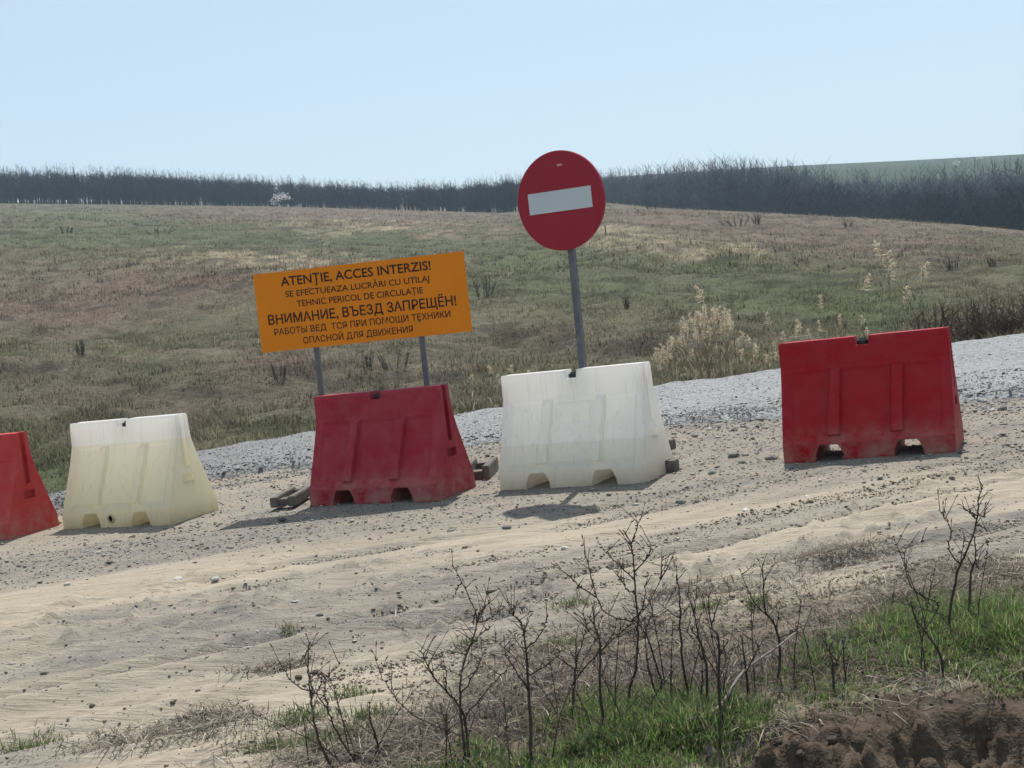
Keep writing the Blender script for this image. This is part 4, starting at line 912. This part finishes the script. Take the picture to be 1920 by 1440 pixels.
def reed(px, py, Y, label, group, i, wid=1.):
    d = ray(px, py); X = d[0]*Y; zt = CAM_Z+d[2]*Y; z = Tz(X, Y)-.02; h = max(zt-z, .35)/1.02
    r_ = empty('reed', (X, Y, z), random.uniform(0, 6.283) if h < 1.4 else random.choice((0, 3.14))+random.uniform(-.7, .7)); w_ = max(h, 1.35)*wid; r_.scale = (w_, w_, h); r_.rotation_euler[1] = random.gauss(0, .05); r_.rotation_euler[0] = random.gauss(0, .05); tag(r_, label, 'reed', group)
    for nm, m in list(zip(('stem', 'plume', 'leaf'), RV[i % 6]))[:2 if group.startswith('tall') else 3]:
        o = bpy.data.objects.new(nm, m); COL.objects.link(o); o.parent = r_
        if nm == 'leaf': o['kind'] = 'stuff'
TALL = ['tallest single reed, its plume higher than all others behind the crimson barrier', 'tall reed with a feathery plume just under the tallest reed', 'tall reed with an upright plume, set apart towards the brown thicket', 'tall reed whose plume hangs to the side near the barrier notch', 'lower tall reed next to the one by the brown thicket', 'slim reed beside the tallest reed with a thin plume']
for i, (px, py) in enumerate(((1639, 452), (1658, 492), (1701, 492), (1589, 515), (1702, 535), (1667, 470))): reed(px, py, 17.9+.25*(i % 3), TALL[i], 'tall reeds behind the crimson barrier', i, 1.25)
for i, (px, py) in enumerate(((1537, 552), (1440, 585), (1500, 598), (1536, 600), (1575, 588), (1612, 592), (1470, 620), (1455, 640), (1520, 615), (1480, 612), (1700, 556), (1640, 610))): reed(px, py, 17.6+.2*(i % 4), 'short reed with a pale tip between the main reed clump and the crimson barrier', 'scattered reeds by the crimson barrier', i)
for i, (px, py) in enumerate(((915, 686), (962, 684), (945, 700), (1110, 676), (875, 702), (983, 695), (1002, 700))): reed(px, py, 16.9+.2*(i % 3), 'low reed with a curled pale tip behind the greyish white barrier', 'low reeds behind the greyish white barrier', i)
reed(1327, 532, 17.8, 'tallest reed of the dense clump, its plume bowed over', 'reeds of the dense clump', 2, 1.2)
rr_ = random.Random(9); cl = []
for i in range(84):
    px = rr_.uniform(1225, 1440) if i % 3 else rr_.gauss(1325, 40); env = interp(px, [(1215, 672), (1245, 640), (1285, 592), (1320, 568), (1360, 580), (1390, 610), (1440, 660)]); cl.append((px, float(env)+abs(rr_.gauss(0, 30))))
for i, (px, py) in enumerate(cl): reed(px, py, 17.0+rr_.uniform(0, 1.0), 'dry reed with a pale drooping plume in the dense clump by the road', 'reeds of the dense clump', i, .95)
def twig_bush(name, c, h, w, n, label, cat, group, mat, wt, depth=None, seed=0, up=.9):
    """leafless bush: several stems and a haze of thin twigs"""
    rd = random.Random(seed); r_ = empty(name, c); tag(r_, label, cat, group); V = []; F = []; st = MB()
    depth = depth or w
    def tri(a, b_, w_):
        s_ = (b_-a).cross(Vector((rd.gauss(0, 1), rd.gauss(0, 1), rd.gauss(0, .6)))).normalized()*w_*.5; k = len(V); V.extend([a-s_, a+s_, b_]); F.append((k, k+1, k+2))
    stems = []
    for i in range(max(5, n//60)):
        x, y = rd.uniform(-.5, .5)*w, rd.uniform(-.5, .5)*depth; e = Vector((x*1.25+rd.gauss(0, .1)*h, y+rd.gauss(0, .1)*h, h*rd.uniform(.55, .95))); a = Vector((x*.7, y*.8, -.03)); stems.append((a, e))
        if i < 40: st.tube([a, a.lerp(e, .5)+Vector((rd.gauss(0, .03)*h, 0, 0)), e], [wt*1.3, wt*.9, wt*.4], 4, False)
    for k in range(n):
        a, e = rd.choice(stems); p = a.lerp(e, rd.uniform(.05, 1.)); d = Vector((rd.gauss(0, .7), rd.gauss(0, .7), rd.gauss(up, .5))).normalized(); tri(p, p+d*h*rd.uniform(.1, .32), wt*rd.uniform(.5, 1.4))
    so = st.build('stem', mat, r_); so['kind'] = 'stuff'
    t_ = link('twig', tri_mesh('twig', np.array([tuple(v) for v in V]), np.array(F)), mat, r_); t_['kind'] = 'stuff'; return r_
M_thick = mat_plain('thicket_twigs', (.13, .095, .075), .9, .1, var=.3, vs_=2.); M_bush = mat_plain('bush_twigs', (.085, .08, .06), .9, .1, var=.3, vs_=2.)
for i, (px, ytop, wpx) in enumerate(((1790, 552, 120), (1880, 540, 130), (1960, 525, 140))):
    d = ray(px, 640); Y = 18.6+.4*i; X = d[0]*Y; z = Tz(X, Y); h = CAM_Z+ray(px, ytop)[2]*Y-z
    twig_bush('dry_thicket', (X, Y, z), h*.92, wpx/FPX*Y, 2600, ('low brown thicket of dead stalks next to the crimson barrier', 'brown thicket of dead stalks beyond the road bend', 'tallest brown thicket of dead stalks along the road')[i], 'thicket', 'dry thickets beside the road', M_thick, .011, .9, 60+i)
BUSH = [(908, 560, 48, 40, 'dark leafless bush just beside the orange board on the slope'), (1177, 580, 24, 16, 'tiny dark bush below the no entry sign on the green slope'), (152, 668, 30, 22, 'small dark bush on the brown slope above the yellowed white barrier'), (740, 694, 40, 60, 'spreading low bush under the orange board'), (690, 690, 36, 30, 'thin upright bush between the posts of the orange board'),
        (1385, 425, 18, 60, 'wide grey scrub near the top of the right slope'), (1420, 420, 18, 14, 'small scrub next to the wide grey scrub'), (1788, 505, 26, 22, 'round dark bush above the brown thicket'), (1862, 500, 18, 16, 'tiny bush by the green flush on the right slope'), (125, 438, 12, 40, 'flat dark bush high on the green slope'), (300, 440, 12, 60, 'long low bush high on the green slope'), (530, 712, 36, 40, 'low tangled bush left bare beside the board posts'),
        (600, 800, 20, 24, 'small weed bush on the slope foot by the gravel'), (1220, 392, 16, 22, 'dark scrub at the gap where the two woods meet'), (1590, 425, 10, 18, 'tiny scrub on the brown crest before the hollow wood')]
for i, (px, py, hp, wp, lab) in enumerate(BUSH):
    c = hit(px, py, 17.5); s_ = c.y/FPX; twig_bush('bare_bush', c, hp*s_*1.05, wp*s_, 420, lab, 'bush', 'bare bushes on the hillside', M_bush, max(.0035, .55*s_), None, 90+i)
c = hit(1136, 442, 20); s_ = c.y/FPX; b = MB(); b.tube([(0, 0, -.1), (.01, 0, 20*s_*.6), (.0, 0, 20*s_), (0, 0, 20*s_+.03)], [1.1*s_, 1.05*s_, 1.*s_, .3*s_], 7)
tag(b.build('stake', M_bark, None, c), 'thin dark wooden stake on the hillside next to the no entry sign', 'stake')

# ------------------------------------------------------------------ air
HZ = True
if HZ:
    b = MB(); b.box((0, 150, 28), (3640, 3340, 66.4)); t = NT('haze_air')
    vol = t.node('ShaderNodeVolumePrincipled', {'Color': (.60, .80, 1., 1), 'Density': .00036, 'Anisotropy': .2}); t.l.new(vol.outputs[0], t.out.inputs['Volume'])
    tag(b.build('haze', t.m), 'thin bluish spring haze in the air', 'haze', kind='stuff')
